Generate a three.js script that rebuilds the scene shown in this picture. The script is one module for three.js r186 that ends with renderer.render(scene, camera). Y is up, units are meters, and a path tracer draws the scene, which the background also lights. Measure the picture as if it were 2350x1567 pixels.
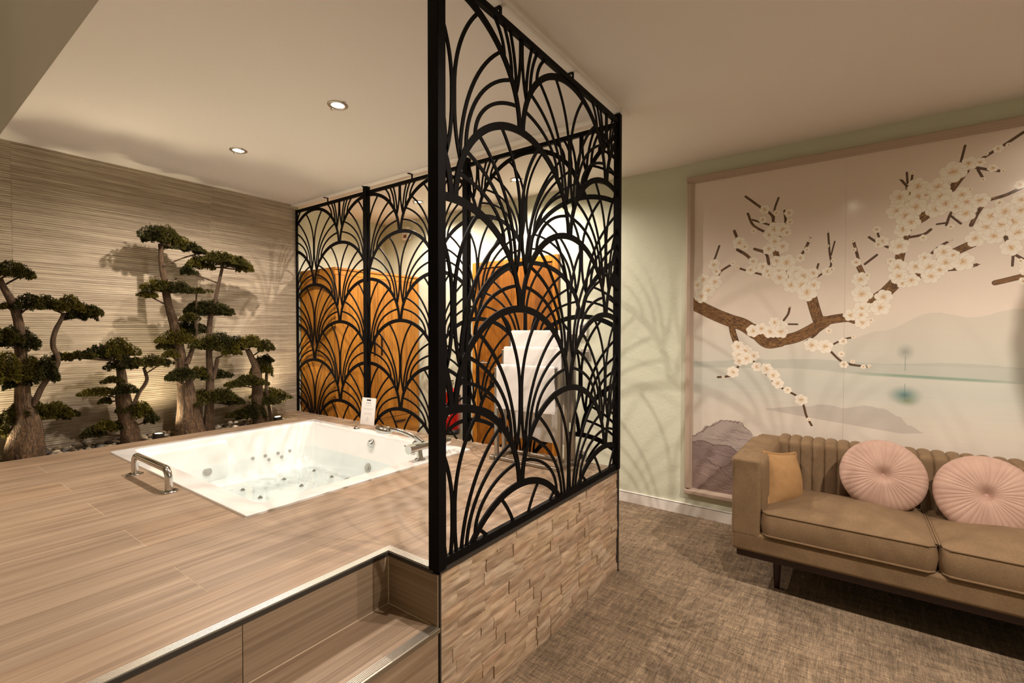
import * as THREE from 'three';
import { RoundedBoxGeometry } from 'three/addons/geometries/RoundedBoxGeometry.js';
import { mergeGeometries, mergeVertices } from 'three/addons/utils/BufferGeometryUtils.js';

// ---------- camera, exposure, renderer ----------
const scene = new THREE.Scene();
scene.background = new THREE.Color(0x000000);
const camera = new THREE.PerspectiveCamera(2 * Math.atan(783.5 / 1094) * 180 / Math.PI, 2350 / 1567, 0.05, 60);
camera.position.set(0, 1.28, 0);
camera.rotation.order = 'YXZ';
camera.rotation.set(-0.0191, 0.6281, 0.0012);
const renderer = new THREE.WebGLRenderer({ antialias: true });
renderer.toneMapping = THREE.LinearToneMapping;
renderer.toneMappingExposure = 1.08;
renderer.shadowMap.enabled = true;

// ---------- the light the place has, plus added lamps ----------
const WARM = new THREE.Color().setRGB(1, 0.85, 0.72);
const YELLOW = new THREE.Color().setRGB(1, 0.82, 0.54);
const CEIL = 2.45;
// x, z, candela of each recessed ceiling spot, and its label
const DOWNLIGHTS = [
  [-2.185, -1.478, 6.6, 'round recessed ceiling spotlight nearest the tall black screen post'],
  [-3.246, -1.467, 6.6, 'round recessed ceiling spotlight nearest the ribbed bonsai wall'],
  [-3.208, -2.984, 5.5, 'small ceiling spotlight above the orange wardrobe behind the black screen'],
  [-2.133, -2.992, 5.5, 'small ceiling spotlight in front of the brown door behind the black screen'],
  [1.02, -1.478, 13, 'recessed ceiling spotlight over the lounge carpet in front of the sofa'],
  [-0.05, -1.478, 4.5, 'recessed ceiling spotlight over the lounge carpet beside the stone wall'],  // fill lamp added out of view to lift the mural and carpet
  [1.05, -2.99, 0.7, 'recessed ceiling spotlight close to the mural over the sofa'],
  [-2.6, 0.35, 9, 'added unseen narrow ceiling spotlight over the deck behind the camera', 3.4, 0.62],  // lamp added to even out the front deck and bounce into the ceiling recess
];
const UPLIGHT_CANDELA = 2.5;

// ---------- helpers ----------
function rng(seed) {
  let s = seed | 0;
  return () => { s = (s + 0x6d2b79f5) | 0; let t = Math.imul(s ^ (s >>> 15), 1 | s); t = (t + Math.imul(t ^ (t >>> 7), 61 | t)) ^ t; return ((t ^ (t >>> 14)) >>> 0) / 4294967296; };
}
const R = rng(7);
const rr = (a, b) => a + (b - a) * R();
const taken = new Map();
function numbered(n) { const k = taken.get(n) || 0; taken.set(n, k + 1); return k ? n + '_' + String(k).padStart(3, '0') : n; }
function shade(m) { m.castShadow = true; m.receiveShadow = true; return m; }
function obj(name, geo, mat, parent = scene) {
  const m = shade(new THREE.Mesh(Array.isArray(geo) ? join(geo) : geo, mat));
  m.name = parent === scene ? numbered(name) : name; parent.add(m); return m;
}
function tag(o, label, category, group) { o.userData.label = label; o.userData.category = category; if (group) o.userData.group = group; return o; }
function thing(name, label, category, pos = [0, 0, 0], turn = 0, group) {
  const g = new THREE.Group(); g.name = numbered(name); g.position.set(...pos); g.rotation.y = turn; scene.add(g); return tag(g, label, category, group);
}
function struct(name, label, geo, mat) { const m = obj(name, geo, mat); m.userData.kind = 'structure'; m.userData.label = label; return m; }
function structGroup(name, label) { const g = new THREE.Group(); g.name = numbered(name); g.userData.kind = 'structure'; g.userData.label = label; scene.add(g); return g; }
function join(list) { return mergeGeometries(list.map((g) => { const n = g.index ? g.toNonIndexed() : g; for (const k of Object.keys(n.attributes)) if (!['position', 'normal', 'uv'].includes(k)) n.deleteAttribute(k); return n; })); }
// box by its corners, uv in metres (grain runs along 'along')
function box(x0, x1, y0, y1, z0, z1, along = 'x', ou = 0, ov = 0) {
  const g = new THREE.BoxGeometry(x1 - x0, y1 - y0, z1 - z0).translate((x0 + x1) / 2, (y0 + y1) / 2, (z0 + z1) / 2);
  return uvMetres(g, along, ou, ov);
}
function uvMetres(g, along = 'x', ou = 0, ov = 0) {
  const p = g.attributes.position, n = g.attributes.normal, uv = g.attributes.uv || new THREE.BufferAttribute(new Float32Array(p.count * 2), 2);
  for (let i = 0; i < p.count; i++) {
    const P = { x: p.getX(i), y: p.getY(i), z: p.getZ(i) }, N = { x: Math.abs(n.getX(i)), y: Math.abs(n.getY(i)), z: Math.abs(n.getZ(i)) };
    const face = N.y >= N.x && N.y >= N.z ? 'y' : N.x >= N.z ? 'x' : 'z';
    const axes = ['x', 'y', 'z'].filter((a) => a !== face);
    let a = axes.includes(along) ? along : axes[0], b = axes.find((k) => k !== a);
    uv.setXY(i, P[a] + ou, P[b] + ov);
  }
  g.setAttribute('uv', uv); return g;
}
function rbox(w, h, d, r, s = 3) { return new RoundedBoxGeometry(w, h, d, s, Math.min(r, w / 2.01, h / 2.01, d / 2.01)); }
function rboxAt(x0, x1, y0, y1, z0, z1, r, s = 2) { return rbox(x1 - x0, y1 - y0, z1 - z0, r, s).translate((x0 + x1) / 2, (y0 + y1) / 2, (z0 + z1) / 2); }
function cyl(r0, r1, h, n = 24) { return new THREE.CylinderGeometry(r1, r0, h, n); }
function between(a, b, r0, r1 = r0, n = 12) {
  const A = new THREE.Vector3(...a), B = new THREE.Vector3(...b), d = B.clone().sub(A), g = cyl(r0, r1, d.length(), n);
  g.applyQuaternion(new THREE.Quaternion().setFromUnitVectors(new THREE.Vector3(0, 1, 0), d.clone().normalize()));
  return g.translate((A.x + B.x) / 2, (A.y + B.y) / 2, (A.z + B.z) / 2);
}
function tube(pts, r, seg = 40, n = 10) { return new THREE.TubeGeometry(new THREE.CatmullRomCurve3(pts.map((p) => new THREE.Vector3(...p))), seg, r, n, false); }
function lathe(pts, n = 32) { return new THREE.LatheGeometry(pts.map((p) => new THREE.Vector2(...p)), n); }
function ball(r, p, sx = 1, sy = 1, sz = 1) { return new THREE.SphereGeometry(r, 20, 14).scale(sx, sy, sz).translate(...p); }
// surface from a grid of points f(i,j) -> [x,y,z]
function grid(nu, nv, f, uvf) {
  const pos = [], uv = [], idx = [];
  for (let i = 0; i <= nu; i++) for (let j = 0; j <= nv; j++) { pos.push(...f(i / nu, j / nv)); const t = uvf ? uvf(i / nu, j / nv) : [i / nu, j / nv]; uv.push(t[0], t[1]); }
  for (let i = 0; i < nu; i++) for (let j = 0; j < nv; j++) { const a = i * (nv + 1) + j, b = a + nv + 1; idx.push(a, b, a + 1, b, b + 1, a + 1); }
  const g = new THREE.BufferGeometry(); g.setAttribute('position', new THREE.Float32BufferAttribute(pos, 3)); g.setAttribute('uv', new THREE.Float32BufferAttribute(uv, 2)); g.setIndex(idx); g.computeVertexNormals(); return g;
}

// ---------- procedural textures ----------
function hash(x, y, s) { let h = Math.imul(x, 374761393) + Math.imul(y, 668265263) + Math.imul(s, 974634777); h = Math.imul(h ^ (h >>> 13), 1274126177); return ((h ^ (h >>> 16)) >>> 0) / 4294967296; }
function vnoise(x, y, px, py, s) {   // periodic value noise
  const xi = Math.floor(x), yi = Math.floor(y), fx = x - xi, fy = y - yi, u = fx * fx * (3 - 2 * fx), v = fy * fy * (3 - 2 * fy);
  const m = (a, n) => ((a % n) + n) % n, x0 = m(xi, px), x1 = m(xi + 1, px), y0 = m(yi, py), y1 = m(yi + 1, py);
  return (hash(x0, y0, s) * (1 - u) + hash(x1, y0, s) * u) * (1 - v) + (hash(x0, y1, s) * (1 - u) + hash(x1, y1, s) * u) * v;
}
function fbm(u, v, fx, fy, oct, s) { let a = 0, w = 0.5, t = 0; for (let o = 0; o < oct; o++) { a += w * vnoise(u * fx, v * fy, fx, fy, s + o); t += w; w *= 0.5; fx *= 2; fy *= 2; } return a / t; }
const clamp = (x, a = 0, b = 1) => Math.min(b, Math.max(a, x));
const mix = (a, b, t) => a + (b - a) * t;
const mix3 = (a, b, t) => [mix(a[0], b[0], t), mix(a[1], b[1], t), mix(a[2], b[2], t)];
function dataTex(w, h, f, { srgb = true, rx = 1, ry = 1 } = {}) {   // f(u, v) -> [r,g,b] 0..255 or one number 0..1
  const d = new Uint8Array(w * h * 4);
  for (let j = 0; j < h; j++) for (let i = 0; i < w; i++) {
    const c = f((i + 0.5) / w, (j + 0.5) / h), o = (j * w + i) * 4;
    if (typeof c === 'number') d[o] = d[o + 1] = d[o + 2] = clamp(c) * 255; else { d[o] = clamp(c[0], 0, 255); d[o + 1] = clamp(c[1], 0, 255); d[o + 2] = clamp(c[2], 0, 255); }
    d[o + 3] = 255;
  }
  const t = new THREE.DataTexture(d, w, h); t.wrapS = t.wrapT = THREE.RepeatWrapping; t.magFilter = THREE.LinearFilter; t.minFilter = THREE.LinearMipmapLinearFilter; t.generateMipmaps = true;
  if (srgb) t.colorSpace = THREE.SRGBColorSpace; t.repeat.set(rx, ry); t.needsUpdate = true; return t;
}
function std(o) { return new THREE.MeshStandardMaterial(o); }
function phys(o) { return new THREE.MeshPhysicalMaterial(o); }
const hex = (r, g, b) => new THREE.Color(`rgb(${r},${g},${b})`);

// wood-look porcelain: grain along u, 1.6 m x 0.8 m
const grainF = (u, v) => {
  const warp = 0.007 * (fbm(u, v, 3, 6, 3, 11) - 0.5);
  const fine = fbm(u, v + warp, 4, 160, 3, 21), mid = fbm(u, v + warp * 2, 3, 36, 3, 31), big = fbm(u, v + warp * 2, 2, 9, 3, 41);
  return 0.40 * fine + 0.34 * mid + 0.26 * big;
};
const plankTex = dataTex(1024, 1024, (u, v) => {
  const g = grainF(u, v), k = clamp((g - 0.28) * 2.3), s = fbm(u, v, 5, 60, 2, 51);
  let c = mix3([128, 107, 87], [173, 151, 128], k);
  if (s > 0.74) c = mix3(c, [134, 110, 88], (s - 0.74) * 2.2);
  return c;
}, { rx: 1 / 1.6, ry: 1 / 0.8 });
const plankBump = dataTex(512, 512, (u, v) => grainF(u, v), { srgb: false, rx: 1 / 1.6, ry: 1 / 0.8 });
const plankMats = [[1, 1, 1], [0.95, 0.94, 0.93], [1.0, 0.97, 0.93], [0.92, 0.93, 0.93]].map((c) => std({ map: plankTex, bumpMap: plankBump, bumpScale: 0.0006, roughness: 0.5, color: new THREE.Color().setRGB(...c) }));
const oakTex = dataTex(512, 1024, (u, v) => {
  const w = 0.02 * (fbm(u, v, 4, 4, 3, 61) - 0.5), f = fbm(u, v + w, 4, 120, 3, 62), m = fbm(u, v + w * 3, 3, 22, 3, 63);
  return mix3([138, 86, 24], [196, 133, 46], clamp((0.45 * f + 0.55 * m - 0.25) * 2));
}, { rx: 1 / 1.4, ry: 1 / 0.7 });
const oak = std({ map: oakTex, roughness: 0.42 });
const oakLight = std({ map: oakTex, roughness: 0.42, color: new THREE.Color().setRGB(1.25, 1.25, 1.3) });
const ribTex = dataTex(1024, 1024, (u, v) => {   // streaky striations, 1.1 m x 1.9 m
  const row = fbm(u, v, 3, 256, 2, 71), slow = fbm(u, v, 2, 30, 3, 72), fine = fbm(u, v, 24, 400, 1, 73);
  return mix3([138, 123, 105], [202, 189, 168], clamp(0.62 * row + 0.14 * slow + 0.24 * fine + (row - 0.5) * 0.3));
}, { rx: 1 / 1.1, ry: 1 / 1.9 });
const ribMat = std({ map: ribTex, roughness: 0.75 });
const carpetF = (u, v, s) => {
  const a = hash(Math.floor(v * 420), Math.floor(u * 26 + hash(Math.floor(v * 420), 3, s) * 26), s), b = hash(Math.floor(u * 420), Math.floor(v * 26 + hash(Math.floor(u * 420), 5, s) * 26), s + 1);
  return 0.5 * a + 0.5 * b;
};
const carpetTex = dataTex(1024, 1024, (u, v) => {
  const k = carpetF(u, v, 81), big = fbm(u, v, 6, 6, 3, 83), streak = fbm(u, v, 60, 5, 2, 84) * 0.5 + fbm(u, v, 5, 60, 2, 85) * 0.5;
  const t = clamp(0.56 * k + 0.26 * streak + 0.18 * big + (streak - 0.5) * 0.15);
  return mix3([74, 62, 51], [190, 167, 138], clamp((t - 0.12) * 1.25));
}, { rx: 1 / 0.8, ry: 1 / 0.8 });
const carpetBump = dataTex(512, 512, (u, v) => carpetF(u, v, 81), { srgb: false, rx: 1 / 0.8, ry: 1 / 0.8 });
const carpet = std({ map: carpetTex, bumpMap: carpetBump, bumpScale: 0.002, roughness: 1 });
const stoneTex = dataTex(1024, 512, (u, v) => {
  const w = 0.05 * (fbm(u, v, 4, 6, 3, 91) - 0.5), a = fbm(u, v + w, 6, 30, 4, 92), b = fbm(u, v + w, 12, 40, 3, 93), p = fbm(u, v, 8, 5, 3, 94);
  let c = mix3([146, 124, 102], [214, 194, 170], clamp((0.6 * a + 0.4 * b - 0.24) * 2));
  c = mix3(c, [188, 152, 128], clamp((p - 0.5) * 1.6)); return c;
}, { rx: 1 / 0.6, ry: 1 / 0.3 });
const stoneMats = [[1, 1, 1], [0.9, 0.87, 0.84], [1.05, 1.0, 0.96], [0.95, 0.9, 0.82], [0.84, 0.8, 0.78]].map((c) => std({ map: stoneTex, roughness: 0.8, color: new THREE.Color().setRGB(...c.map((x) => x * 1.0)) }));
const barkF = (u, v) => 0.42 * fbm(u + 0.02 * fbm(u, v, 5, 5, 2, 3), v, 22, 8, 4, 101) + 0.58 * fbm(u, v, 48, 44, 3, 102);
const barkTex = dataTex(512, 512, (u, v) => mix3([54, 40, 28], [120, 94, 66], clamp((barkF(u, v) - 0.27) * 2.0)));
const barkBump = dataTex(512, 512, (u, v) => barkF(u, v), { srgb: false });
const bark = std({ map: barkTex, bumpMap: barkBump, bumpScale: 0.008, roughness: 0.9 });
const fuzz = (c0, c1, n) => dataTex(512, 512, (u, v) => mix3(c0, c1, clamp(0.6 * fbm(u, v, 6, 6, 4, n) + 0.4 * fbm(u, v, 150, 150, 1, n + 7))), { rx: 2, ry: 2 });
const velvetTex = fuzz([106, 85, 61], [140, 115, 86], 111);
const velvet = phys({ map: velvetTex, roughness: 0.85, sheen: 0.8, sheenColor: hex(160, 132, 100), sheenRoughness: 0.45 });
const pinkVelvet = phys({ map: fuzz([172, 140, 126], [194, 164, 148], 121), roughness: 0.85, sheen: 0.8, sheenColor: hex(250, 210, 195), sheenRoughness: 0.5 });
const tanVelvet = phys({ map: fuzz([148, 112, 72], [178, 140, 96], 131), roughness: 0.85, sheen: 0.8, sheenColor: hex(220, 180, 120), sheenRoughness: 0.5 });
const darkWood = std({ map: dataTex(256, 256, (u, v) => mix3([26, 9, 7], [50, 18, 13], fbm(u, v, 4, 40, 3, 141))), roughness: 0.35 });
const steel = phys({ color: hex(9, 7, 7), roughness: 0.6, specularIntensity: 0.22 });
const chrome = std({ color: hex(205, 203, 200), roughness: 0.12, metalness: 1 });
const alu = std({ color: hex(176, 170, 160), roughness: 0.38, metalness: 1 });
const darkTrim = std({ color: hex(62, 57, 52), roughness: 0.45, metalness: 0.2 });
const acrylic = phys({ color: hex(244, 243, 241), roughness: 0.12, clearcoat: 0.6, clearcoatRoughness: 0.05 });
const whitePaint = std({ color: hex(240, 235, 230), roughness: 0.85, bumpMap: dataTex(256, 256, (u, v) => fbm(u, v, 20, 20, 3, 151), { srgb: false, rx: 2, ry: 2 }), bumpScale: 0.0008 });
const mint = std({ color: hex(212, 216, 196), roughness: 0.85, bumpMap: dataTex(256, 256, (u, v) => fbm(u, v, 30, 30, 3, 152), { srgb: false, rx: 2, ry: 2 }), bumpScale: 0.0008 });
const whiteTrim = std({ color: hex(236, 232, 228), roughness: 0.4 });
const grout = std({ color: hex(206, 186, 162), roughness: 0.9 });
const blackPlastic = std({ color: hex(18, 18, 18), roughness: 0.5 });
const TREES=[{trunks:[[[-0.572,0.537,0.087],[-0.579,0.604,0.088],[-0.586,0.679,0.076],[-0.59,0.756,0.056],[-0.576,0.843,0.04],[-0.572,0.963,0.033],[-0.57,1.074,0.028],[-0.566,1.201,0.026],[-0.564,1.286,0.024],[-0.556,1.37,0.022],[-0.545,1.428,0.021],[-0.523,1.486,0.018],[-0.5,1.542,0.015],[-0.491,1.583,0.012]],[[-0.613,0.839,0.014],[-0.629,0.889,0.016],[-0.654,0.956,0.015],[-0.72,1.074,0.013],[-0.724,1.127,0.013],[-0.709,1.181,0.013],[-0.706,1.233,0.013],[-0.719,1.295,0.012],[-0.739,1.349,0.011],[-0.753,1.393,0.009]]],pads:[[-0.524,1.627,0.087,0.04],[-0.589,1.621,0.036,0.021],[-0.608,1.444,0.058,0.043],[-0.673,1.447,0.054,0.039],[-0.774,1.443,0.06,0.046],[-0.834,1.396,0.059,0.05],[-0.883,1.407,0.036,0.032],[-0.522,1.427,0.04,0.015],[-0.56,1.227,0.089,0.064],[-0.502,1.244,0.046,0.041],[-0.6,1.046,0.067,0.072],[-0.674,1.042,0.057,0.075],[-0.74,1.122,0.04,0.025],[-0.505,1.053,0.052,0.084],[-0.551,0.99,0.053,0.05],[-0.591,0.825,0.079,0.052],[-0.703,0.792,0.084,0.044],[-0.762,0.766,0.04,0.027],[-0.519,0.767,0.049,0.042],[-0.492,0.712,0.023,0.046]]},{trunks:[[[-1.082,0.524,0.055],[-1.08,0.578,0.053],[-1.078,0.636,0.05],[-1.061,0.735,0.046],[-1.049,0.832,0.042],[-1.045,0.927,0.031],[-1.036,1.01,0.025],[-1.027,1.086,0.02]],[[-1.092,0.782,0.013],[-1.108,0.818,0.012],[-1.127,0.862,0.012],[-1.165,0.923,0.012],[-1.174,0.955,0.011],[-1.169,0.988,0.01],[-1.156,1.028,0.009]]],pads:[[-1.023,1.155,0.08,0.062],[-0.93,1.137,0.081,0.04],[-0.828,1.131,0.058,0.02],[-0.774,1.128,0.027,0.015],[-1.052,1.06,0.066,0.045],[-1.194,1.075,0.06,0.036],[-1.13,1.068,0.042,0.026],[-1.26,1.068,0.039,0.02],[-0.981,0.964,0.044,0.019],[-0.908,0.89,0.09,0.023],[-1.035,0.896,0.061,0.031],[-0.955,0.83,0.024,0.016],[-1.136,0.737,0.048,0.051],[-1.173,0.687,0.032,0.04],[-1.064,0.766,0.056,0.028],[-0.953,0.66,0.063,0.034],[-0.886,0.631,0.056,0.031],[-1.027,0.651,0.041,0.028]]},{trunks:[[[-1.436,0.539,0.103],[-1.431,0.618,0.082],[-1.425,0.713,0.069],[-1.422,0.869,0.055],[-1.399,1.027,0.041],[-1.378,1.151,0.036],[-1.357,1.264,0.032],[-1.337,1.366,0.03],[-1.309,1.466,0.025],[-1.295,1.545,0.024],[-1.29,1.635,0.021],[-1.281,1.744,0.017],[-1.276,1.902,0.015]],[[-1.415,1.046,0.018],[-1.448,1.139,0.015],[-1.477,1.264,0.013],[-1.485,1.411,0.01]]],pads:[[-1.243,1.951,0.071,0.057],[-1.31,1.957,0.078,0.052],[-1.379,1.918,0.071,0.043],[-1.461,1.894,0.065,0.031],[-1.531,1.877,0.043,0.013],[-1.247,1.596,0.08,0.039],[-1.341,1.589,0.096,0.041],[-1.476,1.583,0.055,0.016],[-1.185,1.533,0.034,0.019],[-1.479,1.437,0.056,0.044],[-1.414,1.383,0.045,0.029],[-1.363,1.233,0.08,0.059],[-1.454,1.3,0.083,0.054],[-1.293,1.179,0.035,0.032],[-1.31,1.123,0.033,0.028],[-1.378,0.971,0.09,0.041],[-1.321,0.955,0.043,0.028],[-1.507,0.973,0.076,0.034]]},{trunks:[[[-1.559,0.539,0.036],[-1.563,0.641,0.032],[-1.568,0.748,0.03],[-1.576,0.963,0.026],[-1.572,1.124,0.02],[-1.573,1.285,0.018],[-1.584,1.403,0.017],[-1.614,1.523,0.013],[-1.641,1.654,0.012],[-1.662,1.776,0.01]],[[-1.589,0.919,0.016],[-1.606,1.004,0.015],[-1.617,1.079,0.013]]],pads:[[-1.632,1.832,0.119,0.041],[-1.525,1.792,0.086,0.044],[-1.427,1.724,0.041,0.029],[-1.755,1.819,0.085,0.044],[-1.829,1.789,0.049,0.036],[-1.579,1.457,0.127,0.049],[-1.669,1.438,0.076,0.035],[-1.503,1.453,0.047,0.04],[-1.646,1.203,0.096,0.056],[-1.557,1.183,0.077,0.053],[-1.707,1.142,0.051,0.047],[-1.624,0.948,0.08,0.034],[-1.622,0.785,0.11,0.049],[-1.534,0.79,0.048,0.041],[-1.729,0.74,0.063,0.029]]},{trunks:[[[-1.95,0.539,0.061],[-1.936,0.611,0.051],[-1.925,0.706,0.046],[-1.921,0.823,0.04],[-1.924,0.938,0.036],[-1.913,1.009,0.028],[-1.883,1.079,0.022],[-1.854,1.137,0.019]],[[-2.028,0.545,0.016],[-2.012,0.66,0.014],[-1.992,0.816,0.013],[-1.996,0.933,0.011]]],pads:[[-1.879,1.188,0.117,0.048],[-1.775,1.173,0.059,0.056],[-1.958,1.164,0.046,0.047],[-1.968,0.982,0.069,0.076],[-1.992,1.051,0.049,0.033],[-1.821,0.883,0.12,0.043],[-1.715,0.875,0.047,0.015],[-1.874,0.626,0.095,0.064],[-1.781,0.627,0.064,0.025],[-2.048,0.751,0.096,0.045],[-2.127,0.728,0.055,0.019],[-2.0,0.709,0.071,0.036]]}];
const BLOSSOMS=[[-859,1641,41],[-786,1621,45],[-898,1607,39],[-829,1568,46],[-872,1529,46],[-792,1737,38],[-777,1691,28],[-638,1867,40],[-604,1839,25],[-554,1740,29],[-675,1738,18],[-647,1706,15],[-567,1685,31],[-532,1697,27],[-498,1699,34],[-472,1668,36],[-463,1644,24],[-491,2062,30],[-425,2031,19],[-356,2021,26],[-351,1965,21],[-501,1999,24],[-552,1934,19],[-432,1929,47],[-391,1924,42],[-466,1900,33],[-366,1902,26],[-432,1853,37],[-390,1816,39],[-465,1810,36],[-422,1730,33],[-364,1716,51],[-405,1663,42],[-404,1626,45],[-315,1648,47],[-276,1626,50],[-339,1575,46],[-283,1572,50],[-255,1525,53],[-225,1641,32],[-221,1568,36],[-293,1737,27],[-258,1784,18],[-154,1645,27],[-125,1705,14],[-153,1885,11],[-155,1796,10],[-131,1656,16],[-247,1842,13],[-16,1687,25],[6,1586,42],[37,1609,17],[14,1503,51],[-38,1384,35],[15,1417,43],[56,1424,29],[100,1423,46],[12,1383,35],[19,1339,36],[113,1482,41],[57,1352,16],[-32,1814,12],[-28,1761,15],[30,1836,12],[78,1865,21],[102,1794,32],[86,1779,21],[178,1761,46],[193,1850,41],[143,1681,21],[173,1645,43],[177,1595,43],[232,1567,37],[194,1553,25],[250,1639,40],[286,1685,32],[305,1635,48],[312,1586,40],[362,1710,40],[371,1654,44],[348,1616,32],[438,1652,47],[400,1690,27],[175,2030,45],[253,2078,45],[257,2021,45],[245,1966,49],[163,1954,46],[202,1923,49],[227,1887,41],[288,2024,25],[336,2059,48],[349,2005,47],[328,1941,44],[367,1967,44],[394,2127,55],[454,2158,35],[496,2157,23],[430,2000,43],[448,1958,39],[446,1904,43],[499,1961,38],[408,1941,32],[543,2117,21],[508,2067,12],[581,2097,12],[405,2203,9],[180,2136,9],[230,2155,11],[279,1795,18],[389,1841,17],[485,1767,42],[523,1824,46],[551,1775,42],[539,1875,45],[592,1890,45],[619,1834,49],[645,1890,41],[636,1780,41],[577,1825,38],[644,1942,34],[561,2211,21],[517,2194,10],[598,2222,11],[640,2016,22],[613,1708,41],[570,1939,19],[648,1637,14],[461,2025,12],[384,1771,10],[-550,1292,40],[-502,1307,37],[-451,1287,42],[-401,1316,47],[-426,1344,36],[-393,1287,42],[-142,1292,18],[-638,1189,40],[-593,1160,41],[-633,1130,42],[-588,1112,41],[-544,1132,33],[-628,1096,35],[-668,1020,38],[-526,1061,31],[-470,1049,37],[-431,1012,36],[-406,962,34],[-352,923,23],[-279,868,35],[-228,1206,41],[-160,1198,41],[-72,1230,22],[-78,1155,18],[-66,1094,22],[-22,1257,12],[-24,1113,12],[26,1085,13],[53,1090,10],[-239,753,11],[-349,1445,9],[-728,986,10]];
const TWIGS=[[78,-925,1479,-774,1398,-680,1357],[78,-680,1357,-608,1331,-536,1278],[74,-545,1297,-467,1221,-400,1229],[62,-417,1226,-311,1252,-218,1305,-165,1346],[47,-180,1346,-106,1363,-41,1368,-11,1355],[54,-191,1341,-215,1423,-235,1505],[34,-680,1337,-669,1277,-652,1223],[9,-628,1071,-677,999,-761,980],[8,-552,1103,-465,1011,-397,943,-291,881,-267,837,-251,774,-223,718],[8,-180,1305,-217,1260,-263,1223],[8,-133,1171,-81,1115,-31,1095,57,1086],[6,-126,1207,-75,1239,-18,1257],[8,-377,1358,-353,1399,-345,1445],[6,-381,1334,-304,1332],[55,-235,1488,-259,1543,-299,1591],[28,-291,1582,-364,1651,-405,1696],[27,-405,1720,-422,1768,-436,1835],[21,-431,1816,-436,1901,-441,1967],[10,-602,2163,-510,2076,-450,2020,-441,1967],[8,-441,1967,-434,2060,-414,2123],[10,-588,2050,-556,1973,-483,1916],[7,-561,2007,-458,1960],[10,-380,2038,-375,1959,-407,1869],[13,-668,1948,-649,1897],[14,-648,1824,-594,1784,-567,1753],[13,-464,1715,-481,1783,-546,1818],[8,-760,1860,-792,1763],[10,-679,1733,-749,1689,-767,1660],[8,-647,1706,-589,1682,-471,1640],[11,-332,1718,-277,1773,-243,1851],[6,-202,1617,-139,1670,-144,1759,-153,1885],[4,-119,1819,-136,1741],[7,-199,1693,-210,1649],[10,-29,1809,-14,1747,-3,1694],[8,80,1721,26,1674],[23,-2,1664,16,1615,24,1546,28,1468],[8,27,1841,79,1793,139,1753],[6,81,1847,88,1821],[9,309,1836,284,1815,210,1803],[8,390,1770,340,1736,298,1688],[11,375,1614,436,1617,490,1632],[6,205,2160,209,2102],[6,230,2151,225,2108],[7,176,2133,206,2086],[20,212,2077,226,2026,252,1965],[6,438,2254,422,2168],[9,429,2124,512,2180,587,2228,649,2272],[9,474,2135,546,2105,586,2093],[7,488,2120,508,2071],[7,400,1934,385,1905,371,1852],[5,333,1861,371,1863],[6,385,1901,427,1852],[14,510,1937,489,1898,467,1839],[11,526,1957,591,1973,653,2003],[12,594,1762,602,1731],[8,622,1677,659,1644],[6,622,1670,620,1617],[40,-13,1383,35,1442,129,1523],[56,122,1507,155,1547,174,1571],[37,171,1563,179,1686,191,1751],[20,188,1744,206,1799,228,1879],[41,228,1879,283,1912,301,1949],[29,289,1927,349,1982,440,2122],[34,168,1563,269,1597,341,1656],[35,341,1656,400,1702,474,1742],[31,474,1742,551,1798,655,1888]];
// ---------- the room ----------
const XL = -4.22, XR = 2.7, ZB = -3.425, ZF = 1.6, DECK = 0.549, ZS = -2.41, XS = -1.04;
const TUB = { x0: -3.65, x1: -1.935, z0: -2.23, z1: -0.89 }, BED = { x0: XL, x1: -3.88, z0: -2.19, z1: 0.25 };
const STEP = { x0: -1.262, x1: -1.03, z: -1.036, y: 0.374 };

struct('floor', 'brown woven carpet floor of the lounge', box(XL - 0.1, XR + 0.1, -0.12, 0, ZB - 0.1, ZF + 0.1), carpet);
struct('ceiling', 'white painted ceiling with recessed spots', box(XL - 0.1, XR + 0.1, CEIL, CEIL + 1.0, ZB - 0.1, -0.522), whitePaint);
struct('ceiling', 'raised part of the ceiling in shade', box(XL - 0.1, XR + 0.1, 3.4, 3.5, -0.522, ZF + 0.1), whitePaint);
struct('wall_back', 'pale green wall behind the sofa and the black screen', box(XL - 0.1, XR + 0.1, 0, CEIL, ZB - 0.12, ZB), mint);
struct('wall_right', 'pale green side wall of the lounge', box(XR, XR + 0.12, 0, 3.4, ZB, ZF), mint);
struct('wall_front', 'pale green wall opposite the mural', box(XL - 0.1, XR + 0.1, 0, 3.4, ZF, ZF + 0.12), mint);
struct('trim_1', 'white batten on the ceiling over the black screens', [
  box(XL, XS + 0.03, CEIL - 0.014, CEIL, ZS - 0.05, ZS + 0.05), box(XS - 0.03, XS + 0.025, CEIL - 0.014, CEIL, ZS + 0.05, -1.0)], whitePaint);
struct('baseboard_back', 'white baseboard under the mural', [box(-1.9, XR, 0, 0.074, ZB, ZB + 0.014), rboxAt(-1.9, XR, 0.066, 0.08, ZB, ZB + 0.014, 0.005)], whiteTrim);

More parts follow.
